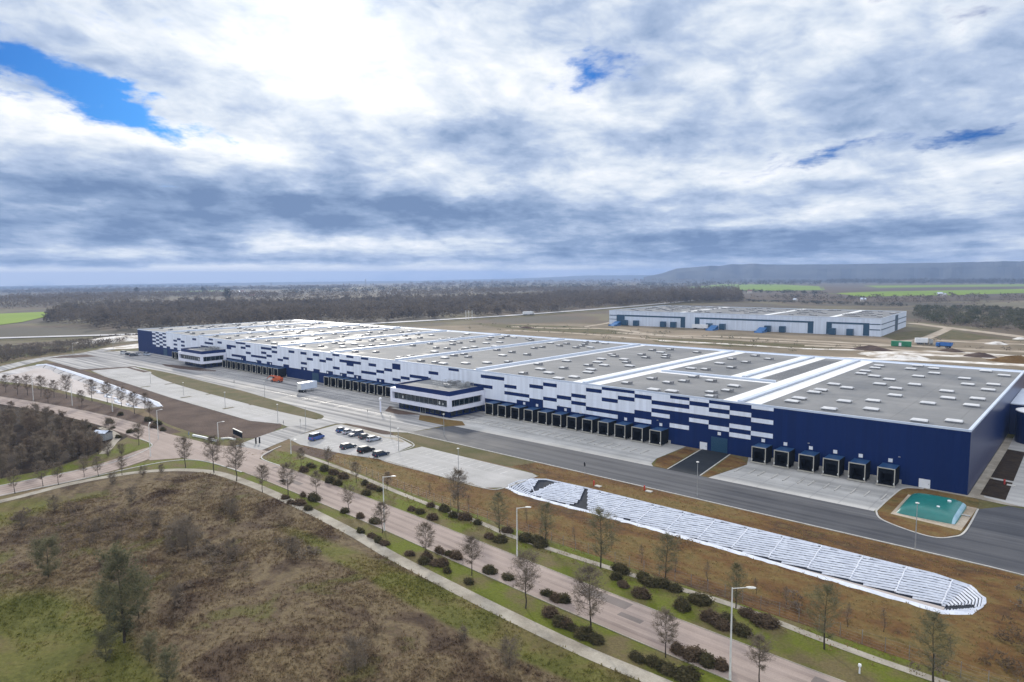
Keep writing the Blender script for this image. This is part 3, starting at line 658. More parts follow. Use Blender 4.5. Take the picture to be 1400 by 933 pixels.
def vent_geo(b, kind):
    if kind == 0:      # flat rooflight on a low curb
        b.box(-1.75, -1.2, -.12, 1.75, 1.2, .34, 1); b.box(-1.9, -1.35, .34, 1.9, 1.35, .44, 0)
        b.face([(-1.9, -1.35, .443), (1.9, -1.35, .443), (1.6, -.9, .62), (-1.6, -.9, .62)], 0); b.face([(-1.6, -.9, .62), (1.6, -.9, .62), (1.6, .9, .62), (-1.6, .9, .62)], 0)
        b.face([(1.9, 1.35, .443), (-1.9, 1.35, .443), (-1.6, .9, .62), (1.6, .9, .62)], 0); b.face([(1.9, -1.35, .443), (1.9, 1.35, .443), (1.6, .9, .62), (1.6, -.9, .62)], 0); b.face([(-1.9, 1.35, .443), (-1.9, -1.35, .443), (-1.6, -.9, .62), (-1.6, .9, .62)], 0)
        b.tube((1.95, 0, -.1), (1.95, 0, .7), .06, n=4, mi=1)
    else:              # smoke vent with wind baffles
        b.box(-1.5, -1.1, -.12, .9, 1.1, .42, 1); b.box(-1.65, -1.25, .42, .95, 1.25, .56, 0)
        b.box(1.0, -.9, -.12, 1.75, .9, .8, 1); b.box(-2.1, -.5, -.12, -1.66, .5, .5, 1)
vm = []
for kd in (0, 1):
    b = MB(); vent_geo(b, kd); o = b.build(('skylight', 'smoke_vent')[kd], [M['skylight'], M['vent']]); vm.append(o.data); bpy.data.objects.remove(o)
rest = MB()
for i, (x, y, kd) in enumerate(vents):
    if i < 100:
        o = bpy.data.objects.new(('skylight', 'smoke_vent')[kd], vm[kd]); C.objects.link(o); o.parent = W; o.location = (x + 238, y - 164.8, WH - .1); o.scale = (.87, .85, 1)
    else:
        b = MB(); vent_geo(b, kd); k = len(rest.v)
        rest.v += [(a * .85 + x, c * .8 + y, z + WH - .1) for a, c, z in b.v]; rest.f += [tuple(q + k for q in f) for f in b.f]; rest.m += b.m
o = rest.build('smoke_vent', [M['skylight'], M['vent']], W); o['kind'] = 'stuff'
# front cladding: white cassettes, the navy ones left open to the wall behind
ROWS = [4.55, 5.70, 6.85, 7.95, 9.10, 10.2, 11.33, 12.45, 13.30]
COLS = [-60.5, -66.0, -71.6, -77.2, -82.7, -88.4, -94.0, -99.4, -104.9, -110.4, -116.0, -121.4, -126.9, -132.3, -137.9, -143.3, -148.6, -153.9, -159.3, -164.6]
COLS += [-164.6 - 5.28 * k for k in range(1, 8)]
while COLS[-1] > -434: COLS.append(COLS[-1] - 4.95)
WHITE = {0: '741', 1: '520', 2: '641', 3: '7542', 4: '640', 5: '7642', 6: '75430', 7: '6432', 8: '65320', 9: '754320', 10: '765310', 11: '765421', 12: '754310', 13: '76432', 14: '765431', 15: '765310', 16: '7543210', 17: '7542100', 18: '7654210',
         19: '76543210', 20: '6543210', 21: '76543210', 22: '7643210', 23: '7654210', 24: '7654210', 25: '7654310'}
NAVY = {(-271.1, 6): 1, (-261.5, 6): 1, (-246.6, 7): 1, (-236.7, 7): 1, (-226.7, 7): 1, (-241.6, 5): 3, (-236.6, 4): 1, (-266.2, 4): 1, (-256.4, 4): 1, (-251.6, 5): 1, (-270.9, 2): 1, (-246.4, 2): 1, (-221.8, 5): 1, (-226.4, 2): 2, (-216.6, 3): 1, (-211.4, 4): 1,
        (-206.6, 5): 2, (-206.6, 6): 1, (-206.3, 1): 1, (-236.6, 1): 1, (-216, 0): 1, (-231.5, 0): 1, (-241.5, 0): 1, (-251.5, 0): 1, (-261, 0): 1, (-271, 0): 1,
        (-280, 6): 1, (-297, 7): 1, (-305, 6): 2, (-297, 5): 1, (-305, 4): 1, (-318, 6): 1, (-300, 3): 1, (-292, 2): 1, (-313, 2): 2, (-320, 3): 1, (-327, 5): 1, (-330, 7): 2, (-338, 5): 2, (-342, 4): 1, (-348, 6): 1, (-334, 1): 2, (-323, 1): 1, (-284, 3): 1, (-288, 0): 1, (-299, 0): 1, (-312, 0): 1, (-326, 0): 1}
def navy_here(ci, r):
    if ci in WHITE: return str(r) not in WHITE[ci]
    mid = (COLS[ci] + COLS[ci + 1]) / 2
    for (x, rr), n in NAVY.items():
        if rr == r and x < mid < x + n * 5.0: return True
    if mid < -412: return (ci + r) % 2 == 0 or (r < 2 and (ci * 3 + r) % 4 == 0)
    if mid < -392: return ((ci + r) % 2 == 0 and RND.random() < .55)
    if mid < -350: return RND.random() < .13
    return False
wc = MB()
for ci in range(len(COLS) - 1):
    x1, x0 = COLS[ci], COLS[ci + 1]
    for r in range(8):
        if not navy_here(ci, r): wc.box(x0 + .02, WY0 - .09, ROWS[r] + .015, x1 - .02, WY0 - .003, ROWS[r + 1] - .0, 0, skip='k')
wc.build('white_cladding', M['white_clad'], W)
# dock pods, one built and the others copied
def make_pod():
    D = 4.3
    b = MB()
    b.box(0.0, -D, 0.35, 0.14, -.02, 3.95, 1); b.box(3.21, -D, 0.35, 3.35, -.02, 3.95, 1); b.box(0, -D, 3.95, 3.35, -.02, 4.12, 1, 0); b.box(0, -D, .35, 3.35, -.02, .5, 1)
    for x in (.15, 3.0):
        for y in (-D + .1, -D / 2): b.box(x, y, 0.02, x + .2, y + .2, .35, 1)
    pod = b.build('loading_dock', [M['pod_blue'], M['black']], None)
    f = MB(); y = -D - .06
    f.box(-.06, y - .06, .3, .12, y + .05, 4.16); f.box(3.23, y - .06, .3, 3.41, y + .05, 4.16); f.box(.12, y - .06, 3.96, 3.23, y + .05, 4.16); f.box(-.2, y - .25, .18, 3.55, y + .05, .42)
    f.build('dock_frame', M['beige'], pod)
    f = MB(); f.box(.35, -1.1, .5, 3.0, -.9, 3.7)
    f.build('dock_door', M['black'], pod)
    f = MB(); yy = -D + .03
    f.face([(.14, yy, .5), (.6, yy, .5), (.6, yy, 3.0), (2.75, yy, 3.0), (2.75, yy, .5), (3.21, yy, .5), (3.21, yy, 3.94), (.14, yy, 3.94)]); f.build('dock_seal', M['black'], pod)
    for x in (.02, 3.15):
        f = MB(); f.box(x, y - .28, .75, x + .2, y - .08, 1.15)
        f.build('bumper', M['lamp_white'], pod)
    return pod
pod0 = make_pod(); pod0.parent = W
first = True
for x in DOCK_R + DOCK_M + DOCK_L + DOCK_LL + DOCK_F:
    loc = (x + 238, 0.0, 0.0)
    if first: pod0.location = loc; first = False
    else: dup(pod0, loc, parent=W)
# plinth wall, doors, number plates
for (a, c) in ((-154, -88), (-64.5, -32.4), (-247, -203), (-337, -283), (-397, -373)): b = MB(); b.box(a, WY0 - .14, 0.0, c, WY0 - .005, 0.95); b.build('plinth', M['kerb'], W)
for q in DOCK_R[:-1]: b = MB(); b.box(q + 3.6, WY0 - 1.3, 0.02, q + 5.1, WY0 - .145, 1.0); b.build('dock_step', M['kerb'], W)
for (x0, x1, z1) in ((-79.5, -77.5, 1.95), (-29.1, -27.0, 1.95)):
    b = MB(); b.box(x0, WY0 - .12, .06, x1, WY0 - .005, z1); d = b.build('door', M['white'], W)
    b = MB(); b.box(x1 - .25, WY0 - .18, .9, x1 - .18, WY0 - .121, 1.1); b.build('handle', M['black'], d)
for (x0, x1, z1) in ((-76.4, -72.0, 3.9), (-262, -257, 3.9), (-419, -414, 3.9)):
    b = MB()
    for k in range(8): b.box(x0, WY0 - .06, .08 + k * z1 / 8.2, x1, WY0 - .005, .08 + (k + .93) * z1 / 8.2)
    b.build('roller_door', M['teal'], W)
for x in (-62.8, -57.4, -51.5, -46.1, -40.7, -34.7, -74.2, -91, -102.2, -117.9, -123.5, -134.7, -140, -214, -229, -240, -250, -262, -286, -297, -310, -324, -268):
    b = MB(); b.box(x - .42, WY0 - .17, 4.5, x + .42, WY0 - .095, 5.3); b.build('number_sign', M['white'], W)
for x in (-33, -52, -92, -126): b = MB(); b.box(x - .2, WY0 - .35, 5.9, x + .2, WY0 - .095, 6.05); b.build('flood_lamp', M['steel'], W)

# ------------------------------------------------------------------ the two office blocks on its front
def office(label, gx0, gx1, gy, ux0, ux1, uy, sub):
    o = thing('office_block', label, 'office', ((ux0 + ux1) / 2, uy, 0))
    yb = WY0 - .2
    b = MB(); b.box(gx0, gy, 0.02, gx1, yb, 2.4); b.build('ground_floor', M['navy'], o)
    for k in range(int((gx1 - gx0) / 2.6)):
        b = MB(); x = gx0 + .5 + k * 2.6; b.box(x, gy - .06, .5, x + 2.0, gy - .005, 2.1); b.build('window', M['glass'], o)
    for k in range(int((yb - gy) / 3.0)):
        b = MB(); y = gy + .5 + k * 3.0; b.box(gx1 + .005, y, .5, gx1 + .06, y + 2.2, 2.1); b.build('window', M['glass'], o)
    b = MB(); xd = gx0 + (gx1 - gx0) * .45; b.box(xd, gy - .12, .05, xd + 2.2, gy - .065, 2.25); dr = b.build('entrance_door', M['glass'], o)
    b = MB(); b.box(xd - .15, gy - .16, .05, xd, gy - .06, 2.35); b.box(xd + 2.2, gy - .16, .05, xd + 2.35, gy - .06, 2.35); b.box(xd + 1.05, gy - .16, .05, xd + 1.15, gy - .125, 2.25); b.build('door_frame', M['steel'], dr)
    # white picture-frame storey
    z0, z1, za, zb = 2.4, 7.3, 3.6, 5.95
    b = MB()
    b.box(ux0, uy, z0, ux1, yb, za); b.box(ux0, uy, zb, ux1, yb, z1)
    b.box(ux1 - 1.15, uy, za, ux1, uy + 1.15, zb); b.box(ux0, uy, za, ux0 + 1.1, yb, zb); b.box(ux1 - 1.0, yb - 1.2, za, ux1, yb, zb)
    b.build('facade_frame', M['frame_white'], o)
    b = MB(); b.box(ux0 + 1.1, uy + 1.0, za, ux1 - 1.0, yb - .1, zb); win = b.build('window', M['glass'], o)
    b = MB()
    for k in range(1, int((ux1 - ux0 - 2) / 2.2)):
        x = ux0 + 1.1 + k * 2.2; b.box(x - .04, uy + .93, za, x + .04, uy + .997, zb)
    for k in range(1, int((yb - uy - 1.5) / 2.2)):
        y = uy + 1.0 + k * 2.2; b.box(ux1 - .997, y - .04, za, ux1 - .93, y + .04, zb)
    b.build('mullion', M['steel'], win)
    b = MB()
    for (fx, s) in ((.18, .8), (.8, 1.0), (.86, .6)):
        x = ux0 + (ux1 - ux0) * fx; b.box(x, uy + .9, za + .5, x + s * .7, uy + .925, za + .5 + s)
    b.build('blind', M['lamp_white'], win)
    # navy attic and flat roof
    b = MB(); i = .55
    b.box(ux0 + 2.2, uy + i, z1, ux1 - i, uy + i + .3, 8.85); b.box(ux1 - i - .3, uy + i + .3, z1, ux1 - i, yb, 8.85); b.box(ux0 + 2.2, uy + i + .3, z1, ux0 + 2.5, yb, 8.85)
    b.build('parapet', M['navy'], o)
    b = MB(); b.box(ux0 + 2.5, uy + i + .3, z1, ux1 - i - .3, yb, 8.3); b.build('roof', M['roof'], o)
    rr = random.Random(5)
    cx = ux0 + (ux1 - ux0) * .68; cy = uy + (yb - uy) * .62
    for k, (dx, dy, sx, sy, sz) in enumerate([(-4, 1.5, 2.4, 1.6, 1.3), (-1, 2.2, 1.6, 1.4, 1.5), (1.5, 1.0, 2.0, 1.4, 1.1), (-2.5, -1.5, 2.6, 1.2, .8), (3.6, 2.3, 1.4, 1.2, 1.4)]):
        b = MB(); x, y = cx + dx, cy + dy * (yb - uy) / 15
        b.box(x, y, 8.45, x + sx, y + sy, 8.45 + sz); b.box(x + .1, y - .03, 8.6, x + sx - .1, y - .004, 8.3 + sz, 1)
        for q in (.2, sx - .3): b.box(x + q, y + .1, 8.3, x + q + .1, y + sy - .1, 8.45)
        b.lathe([(.5, 8.451 + sz), (.5, 8.58 + sz), (.4, 8.6 + sz)], (x + sx / 2, y + sy / 2), 10, 1)
        b.build('air_unit', [M['steel'], M['vent']], o)
    b = MB()
    y0, y1 = cy - 3 * (yb - uy) / 15, cy + 4 * (yb - uy) / 15
    corners = [(cx - 6, y0), (cx + 6, y0), (cx + 6, y1), (cx - 6, y1)]
    for a in range(4):
        p, q = Vector(corners[a]), Vector(corners[(a + 1) % 4])
        for t in range(5): v = p.lerp(q, t / 5); b.tube((*v, 8.3), (*v, 9.9), .05, n=4)
        for z in (9.2, 9.85): b.tube((*p, z), (*q, z), .045, n=4)
    b.build('guard_rail', M['steel'], o)
    return o
office('larger white framed two storey office block at the middle of the warehouse front', -184.2, -158.8, 149.6, -187, -157.3, 148.1, 0)
office('farther two storey white framed office block near the left end of the warehouse front', -366.5, -343.0, 154.6, -367, -340.6, 151.6, 1)

# ------------------------------------------------------------------ second warehouse behind
A2 = Vector((-344.5, 525.5)); B2 = Vector((-131, 538.5)); u2 = (B2 - A2).normalized(); v2 = Vector((-u2.y, u2.x)); D2 = 112.0; H2 = 12.9
def at2(px):      # column of the photo to metres along the front
    d = ROT @ cray(px, 440); d2 = Vector((d.x, d.y)); n = v2
    t = A2.dot(n) / d2.dot(n); return (d2 * t - A2).dot(u2)
L2 = at2(1205)
W2 = thing('warehouse', 'pale blue warehouse with dark teal bands standing behind the big one', 'warehouse', (A2.x, A2.y, 0), survey=False, rz=math.atan2(u2.y, u2.x))
b = MB(); b.box(0, 0, 0, L2, D2, H2 - .4); b.build('wall', M['wall2'], W2)
b = MB(); b.box(.4, .4, H2 - .39, L2 - .4, D2 - .4, H2 - .2); roof2 = b.build('roof', M['roof'], W2)
b = MB()
for (x0, y0, x1, y1) in ((-.06, -.06, L2 + .06, .4), (-.06, D2 - .4, L2 + .06, D2 + .06), (-.06, .4, .4, D2 - .4), (L2 - .4, .4, L2 + .06, D2 - .4)): b.box(x0, y0, H2 - .5, x1, y1, H2 + .25)
b.build('parapet', M['trim'], W2)
b = MB()
def band(p0, p1, z0, z1): b.box(at2(p0), -.1, z0, at2(p1), -.004, z1)
band(843, 854, .2, 9.4); band(854.2, 937, 8.1, 9.4); band(930.5, 936.8, .3, 8.1); band(950, 956.5, .3, 9.4); band(956.7, 1112.5, 8.1, 9.4); band(1104.5, 1112.4, .3, 8.1)
band(1130, 1137.5, .3, 9.4); band(1137.7, 1189, 8.1, 9.4); band(1180.5, 1189, .3, 8.1); band(1189.2, 1204, 8.3, 9.0); band(1189.2, 1204, 4.4, 5.1); band(833.2, 842.8, 8.3, 9.0); band(833.2, 842.8, 4.9, 5.4)
for z in (8.3, 4.4): b.box(L2 + .004, .2, z, L2 + .1, D2 - .3, z + .7)
b.box(L2 + .004, 58, .2, L2 + .16, 70, H2 - .6)
b.build('dark_band', M['teal'], W2)
for px in (856, 871, 908, 922, 971, 989, 1051, 1071, 1139.5, 1163.5):
    x = at2(px); b = MB(); b.box(x - 2.1, -4, .3, x + 2.1, -.11, 4.9, 0); b.build('loading_dock', M['teal'], W2)
for px in (848, 980, 1046):
    x = at2(px); b = MB(); b.face([(x - 3, -16, .1), (x + 3, -16, .1), (x + 3, -4.2, 3.6), (x - 3, -4.2, 3.6)]); b.box(x - 3, -4.2, .05, x + 3, -4.02, 3.6); b.box(x - 3.1, -16, .05, x - 3, -4.2, 1.4); b.box(x + 3, -16, .05, x + 3.1, -4.2, 1.4)
    b.build('dock_ramp', M['tarp_blue'], W2)
b = MB()
for k in range(130):
    x = RND.uniform(5, L2 - 6); y = RND.uniform(5, D2 - 6); b.box(x, y, H2 - .199, x + 3.6, y + 2.2, H2 + .6, 1, 0)
o = b.build('skylight', [M['skylight'], M['vent']], W2); o['kind'] = 'stuff'
for f in (.3, .62, .84):
    b = MB(); b.box(L2 * f, .5, H2 - .199, L2 * f + 4, D2 - .5, H2 + .1); b.build('reflective_strip', M['roof_white'], roof2)
tr = thing('white_trailer', 'white box trailer parked at the front of the pale blue warehouse', 'trailer', (*(A2 + u2 * at2(961) + v2 * -6), 0), survey=False, rz=math.atan2(u2.y, u2.x) + .03)
b = MB(); b.box(-6.5, -1.3, 1.1, 6.5, 1.3, 4.0); b.build('box_body', M['white'], tr)
for x in (-4.6, -3.4, 4.2):
    for s in (-1.3, 1.0):
        b = MB(); b.tube((x, s, .5), (x, s + .3, .5), .5, n=12); b.build('wheel', M['black'], tr)
# sprinkler tank at the right side of the warehouse
sp = thing('sprinkler_tank', 'round navy water tank with pale lid beside the right wall of the warehouse', 'tank', (-12.6, 228.5, 0))
b = MB(); b.lathe([(5.6, 0.05), (5.6, 8.4)], (-12.6, 228.5), 32); b.build('tank_shell', M['navy_side'], sp)
b = MB(); b.lathe([(5.75, 8.4), (5.75, 8.65), (3.0, 9.1), (.4, 9.35)], (-12.6, 228.5), 32); b.build('lid', M['white'], sp)
b = MB()
for s in (-.25, .25): b.tube((-12.6 + s, 222.75, .1), (-12.6 + s, 222.75, 9.2), .04, n=5)
for k in range(28): b.tube((-12.85, 222.75, .4 + k * .3), (-12.35, 222.75, .4 + k * .3), .025, n=4)
b.build('ladder', M['steel'], sp)
gp = thing('pump_house', 'navy flat roofed wing against the right wall of the warehouse', 'building', (-14, 245, 0))
b = MB(); b.box(-20.2, 236, 0.06, -6, 268, 8.6); b.build('wall', M['navy_side'], gp)
b = MB(); b.box(-20.2, 235.8, 8.6, -5.8, 268.2, 8.9); b.build('roof', M['trim'], gp)

# ------------------------------------------------------------------ basins
def loft(mb, a, za, b_, zb, mi=0):
    n = len(a)
    for i in range(n):
        j = (i + 1) % n; mb.face([(*a[i], za), (*a[j], za), (*b_[j], zb), (*b_[i], zb)], mi)
def basin_R():
    o = thing('retention_basin', 'long rainwater basin covered with rows of white ballast bags beside the new asphalt road', 'basin', (-54, 112, 0))
    # bottom line near the near rim, far bank long and gentle
    dep = 1.55
    rim = densify(BR, 1.2)
    def low(p):
        x, y = p; cx = max(-90.5, min(-15.5, x)); ty = 108.4 if y < 111 else 110.3
        return (x + (cx - x) * 1.0 if (x < -90.5 or x > -15.5) else x, ty)
    lowp = [low(p) for p in rim]
    m = MB(); loft(m, rim, 0.0, lowp, -dep); m.build('liner', M['liner'], o)
    m = MB(); m.face([(-91, 108.2, -dep + .01), (-15, 108.2, -dep + .01), (-15, 110.6, -dep + .01), (-91, 110.6, -dep + .01)]); m.build('basin_floor', M['basin_floor'], o)
    # white anchoring rim all round
    rr0 = random.Random(9); near_ = [p[1] < 108 for p in rim]
    inner = [tuple(Vector(p).lerp(Vector(q), .16 if nr else .03)) for p, q, nr in zip(rim, lowp, near_)]
    m = MB()
    outer = [tuple(Vector(p) + (Vector(p) - Vector(q)).normalized() * ((.85 if nr else .3) + rr0.uniform(-.22, .22))) for p, q, nr in zip(rim, lowp, near_)]
    loft(m, outer, .03, rim, .22); loft(m, rim, .22, inner, -.16 * dep + .06); m.build('rim_cover', M['bag'], o)
    # rows of bags on the far bank and round both ends, in panels
    far = [(p, q) for p, q in zip(rim, lowp)]
    # order far side left->right starting at the left end of the near rim
    k0 = min(range(len(far)), key=lambda i: abs(far[i][0][0] + 92) + (0 if far[i][0][1] < 108 else 99))
    seq = far[k0:] + far[:k0]
    seqf = []
    far_sorted = [pq for pq in far if pq[0][1] > 108.8 or pq[0][0] < -94 or pq[0][0] > -13.5]
    far_sorted.sort(key=lambda pq: pq[0][0] if pq[0][1] > 112 else (-200 - (112 - pq[0][1]) * -1 if pq[0][0] < -60 else 200 - pq[0][1]))
    NR = 11; prm = [Vector((*p, 0)) for p, q in far_sorted]; plw = [Vector((*q, -dep)) for p, q in far_sorted]
    acc = [0.0]
    for i in range(1, len(prm)): acc.append(acc[-1] + (prm[i] - prm[i - 1]).length)
    def samp(t, s):
        t = max(0, min(acc[-1] - 1e-4, t)); i = 0
        while acc[i + 1] < t: i += 1
        f = (t - acc[i]) / max(1e-6, acc[i + 1] - acc[i]); return prm[i].lerp(prm[i + 1], f).lerp(plw[i].lerp(plw[i + 1], f), s)
    PAN = 17; step = acc[-1] / PAN
    rr = random.Random(3)
    xa, xb, xc, xd, xe = (site(*q).x for q in ((739, 660), (803, 668), (786, 692), (850, 706), (1308, 826)))
    def torn(x, y, s):
        # torn-open places show the black liner
        return (y > 110.6 and abs(x - xa - .4) < 2.3 * (y - 110.6) / 7.4) or (abs(x - (xb + (xc - xb) * (118 - y) / 8.5)) < .15 + 1.3 * (118 - y) / 8.5) or (y < 112 and abs(x - xc + 2.8) < (112 - y) * .5) or (y < 111 and abs(x - xd) < .7) or (109.4 < y < 110.6 and abs(x - xe) < 2.0)
    rows = []
    for pn in range(PAN):
        for r in range(-1, NR):
            m = MB(); K = 22; prev = None; t0 = pn * step - .03; t1 = (pn + 1) * step + .03
            ph = rr.uniform(0, 6)
            for k in range(K + 1):
                f = k / K; t = t0 + (t1 - t0) * f
                sk = (.5 - f) * .13 if 1 < pn < PAN - 2 else 0.0
                j = rr.uniform(-.0012, .0012) + .004 * math.sin(f * 7 + ph) + sk
                s0 = .035 + r * .088 + j; s1 = s0 + .060
                ok = s0 > -.02 and s1 < 1.0
                A, Bm, Bb = samp(t, max(0, s0)), samp(t, (max(0, s0) + s1) / 2), samp(t, s1)
                A = A + Vector((0, 0, .03)); Bb = Bb + Vector((0, 0, .03)); Bm = Bm + Vector((0, 0, .22 + rr.uniform(-.03, .03)))
                gone = not ok or torn(Bm.x, Bm.y, s0)
                if prev and not gone:
                    pa, pm, pb = prev; m.face([pa, A, Bm, pm]); m.face([pm, Bm, Bb, pb])
                prev = None if gone else (A, Bm, Bb)
            if m.f: rows.append((pn, r, m))
    for pn in range(2, PAN - 1):
        m = MB(); pp = [samp(pn * step + 0.05 * math.sin(k * 1.3 + pn), .02 + k * .078) + Vector((0, 0, .14)) for k in range(13)]
        pp = [q for q in pp if not torn(q.x, q.y, .5)]
        if len(pp) > 2: m.path(pp, .13, 5); m.build('seam_bag', M['bag'], o, True)
    rows.sort(key=lambda q: -sum(v[0] for v in q[2].v) / len(q[2].v))      # nearest first
    left = MB()
    for i, (pn, r, m) in enumerate(rows):
        if i < 100: m.build('ballast_row', M['bag'], o, True)
        else:
            k = len(left.v); left.v += m.v; left.f += [tuple(q + k for q in f) for f in m.f]; left.m += m.m
    left.build('ballast_row', M['bag'], o, True)['kind'] = 'stuff'
    return o
basin_R()
def basin_L():
    o = thing('retention_basin', 'broad pale drained basin with white lined banks behind the roadside trees on the left', 'basin', (-340, 95, 0))
    rim = densify(BL, 8); cx = []
    def low(p):
        x, y = p; v = Vector((-340 - x, 94.5 - y)); d = Vector((0, 1)) if y < 92 else Vector((0, -1))
        q = Vector(p) + d * 4.2
        if x < -405: q = Vector(p) + Vector((5.5, -3.0 if y > 100 else 2.0))
        if x > -262: q = Vector(p) + Vector((-8, (95 - y) * .5))
        return tuple(q)
    lw = [low(p) for p in rim]
    m = MB(); loft(m, rim, 0, lw, -1.3); m.build('bank_lining', M['bank_paving'], o)
    m = MB(); m.f = []; 
    vo, eo, fo, *_ = geometry.delaunay_2d_cdt([Vector(p) for p in lw], [(i, (i + 1) % len(lw)) for i in range(len(lw))], [], 1, 1e-3)
    for f in fo: m.face([(vo[i].x, vo[i].y, -1.3) for i in f])
    m.build('basin_floor', M['basin_floor'], o)
    b = MB()
    for i in range(0, len(rim)):
        if rim[i][1] > 96 and i % 2 == 0:
            p = Vector((*rim[i], .04)); q = Vector((*lw[i], -1.26)); b.tube(p, q, .12, n=4)
    b.build('seam', M['liner'], o)
    b = MB(); fl_ = [(p, q) for p, q in zip(rim, lw)]
    for i in range(len(rim) - 1):
        (p, q), (p2, q2) = fl_[i], fl_[i + 1]
        if p[1] > 97 and p2[1] > 97:
            o1 = Vector(p) + (Vector(p) - Vector(q)).normalized() * .9; o2 = Vector(p2) + (Vector(p2) - Vector(q2)).normalized() * .9
            b.face([(*o1, .05), (*o2, .05), (*p2, .22), (*p, .22)]); b.face([(*p, .22), (*p2, .22), (*Vector(p2).lerp(Vector(q2), .3), -.30), (*Vector(p).lerp(Vector(q), .3), -.30)])
    b.build('rim_cover', M['bag'], o)
    b = MB(); rr = random.Random(2)
    for k in range(14):
        x = -330 + k * 5 + rr.uniform(-2, 2); y = 98.5 - k * .45 + rr.uniform(-1.5, 1); a = rr.uniform(-.3, .3)
        b.box(x - 2.4, y - .5, -1.29, x + 2.4, y + .5, -1.0, 0, None, (a, x, y))
    b.build('ballast_row', M['bag'], o)
basin_L()
# green pillow tank
def pillow():
    o = thing('pillow_tank', 'swollen green fabric water tank lying on a concrete pad by the warehouse corner', 'water tank', (-24.5, 150, 0.09))
    x0, x1, y0, y1, H = -29.0, -19.2, 143.6, 157.0, 1.75; nx, ny = 20, 26
    def grid(u0, u1, lift=0.0):
        m = MB(); ids = {}
        us = [u0 + (u1 - u0) * i / nx for i in range(nx + 1)]
        for side in (0, 1):
            for i, u in enumerate(us):
                for j in range(ny + 1):
                    v = j / ny; a = 2 * u - 1; c = 2 * v - 1
                    e = max(0, 1 - abs(a) ** 4.2) ** .5 * max(0, 1 - abs(c) ** 5.5) ** .5 * (.88 + .12 * (1 - a * a) * (1 - c * c))
                    inset = .25 * (abs(a) ** 6) * (abs(c) ** 6)
                    X = x0 + (x1 - x0) * (u + (.5 - u) * inset * .12); Y = y0 + (y1 - y0) * (v + (.5 - v) * inset * .12)
                    wr = .025 * math.sin(u * 60 + 3 * v) * (abs(c) ** 3) + .02 * math.sin(v * 80) * abs(a) ** 3
                    z = .10 + (H * e + wr * e + lift if side == 0 else 0.0)
                    ids[(side, i, j)] = len(m.v); m.v.append((X, Y, z))
            for i in range(nx):
                for j in range(ny):
                    q = [ids[(side, i, j)], ids[(side, i + 1, j)], ids[(side, i + 1, j + 1)], ids[(side, i, j + 1)]]
                    m.f.append(tuple(q if side == 0 else reversed(q))); m.m.append(0)
        return m
    grid(0, 1).build('bladder', M['bladder'], o, True)
    m = grid(.94, .995, .02); m.f = m.f[:nx * ny]; m.m = m.m[:nx * ny]; m.build('end_panel', M['bladder_end'], o, True)
    b = MB(); b.lathe([(.35, 1.5), (.35, 1.95), (.2, 2.0)], (-21.6, 152.2), 14); b.lathe([(.28, 1.6), (.28, 1.92), (.1, 1.95)], (-22.6, 147.2), 12); b.build('filler_cap', M['white'], o)
    b = MB(); b.tube((-19.3, 150, .3), (-17.9, 150, .3), .12, n=8); b.tube((-17.9, 150, .3), (-17.9, 150, .12), .12, n=8); b.build('outlet_pipe', M['steel'], o)
pillow()

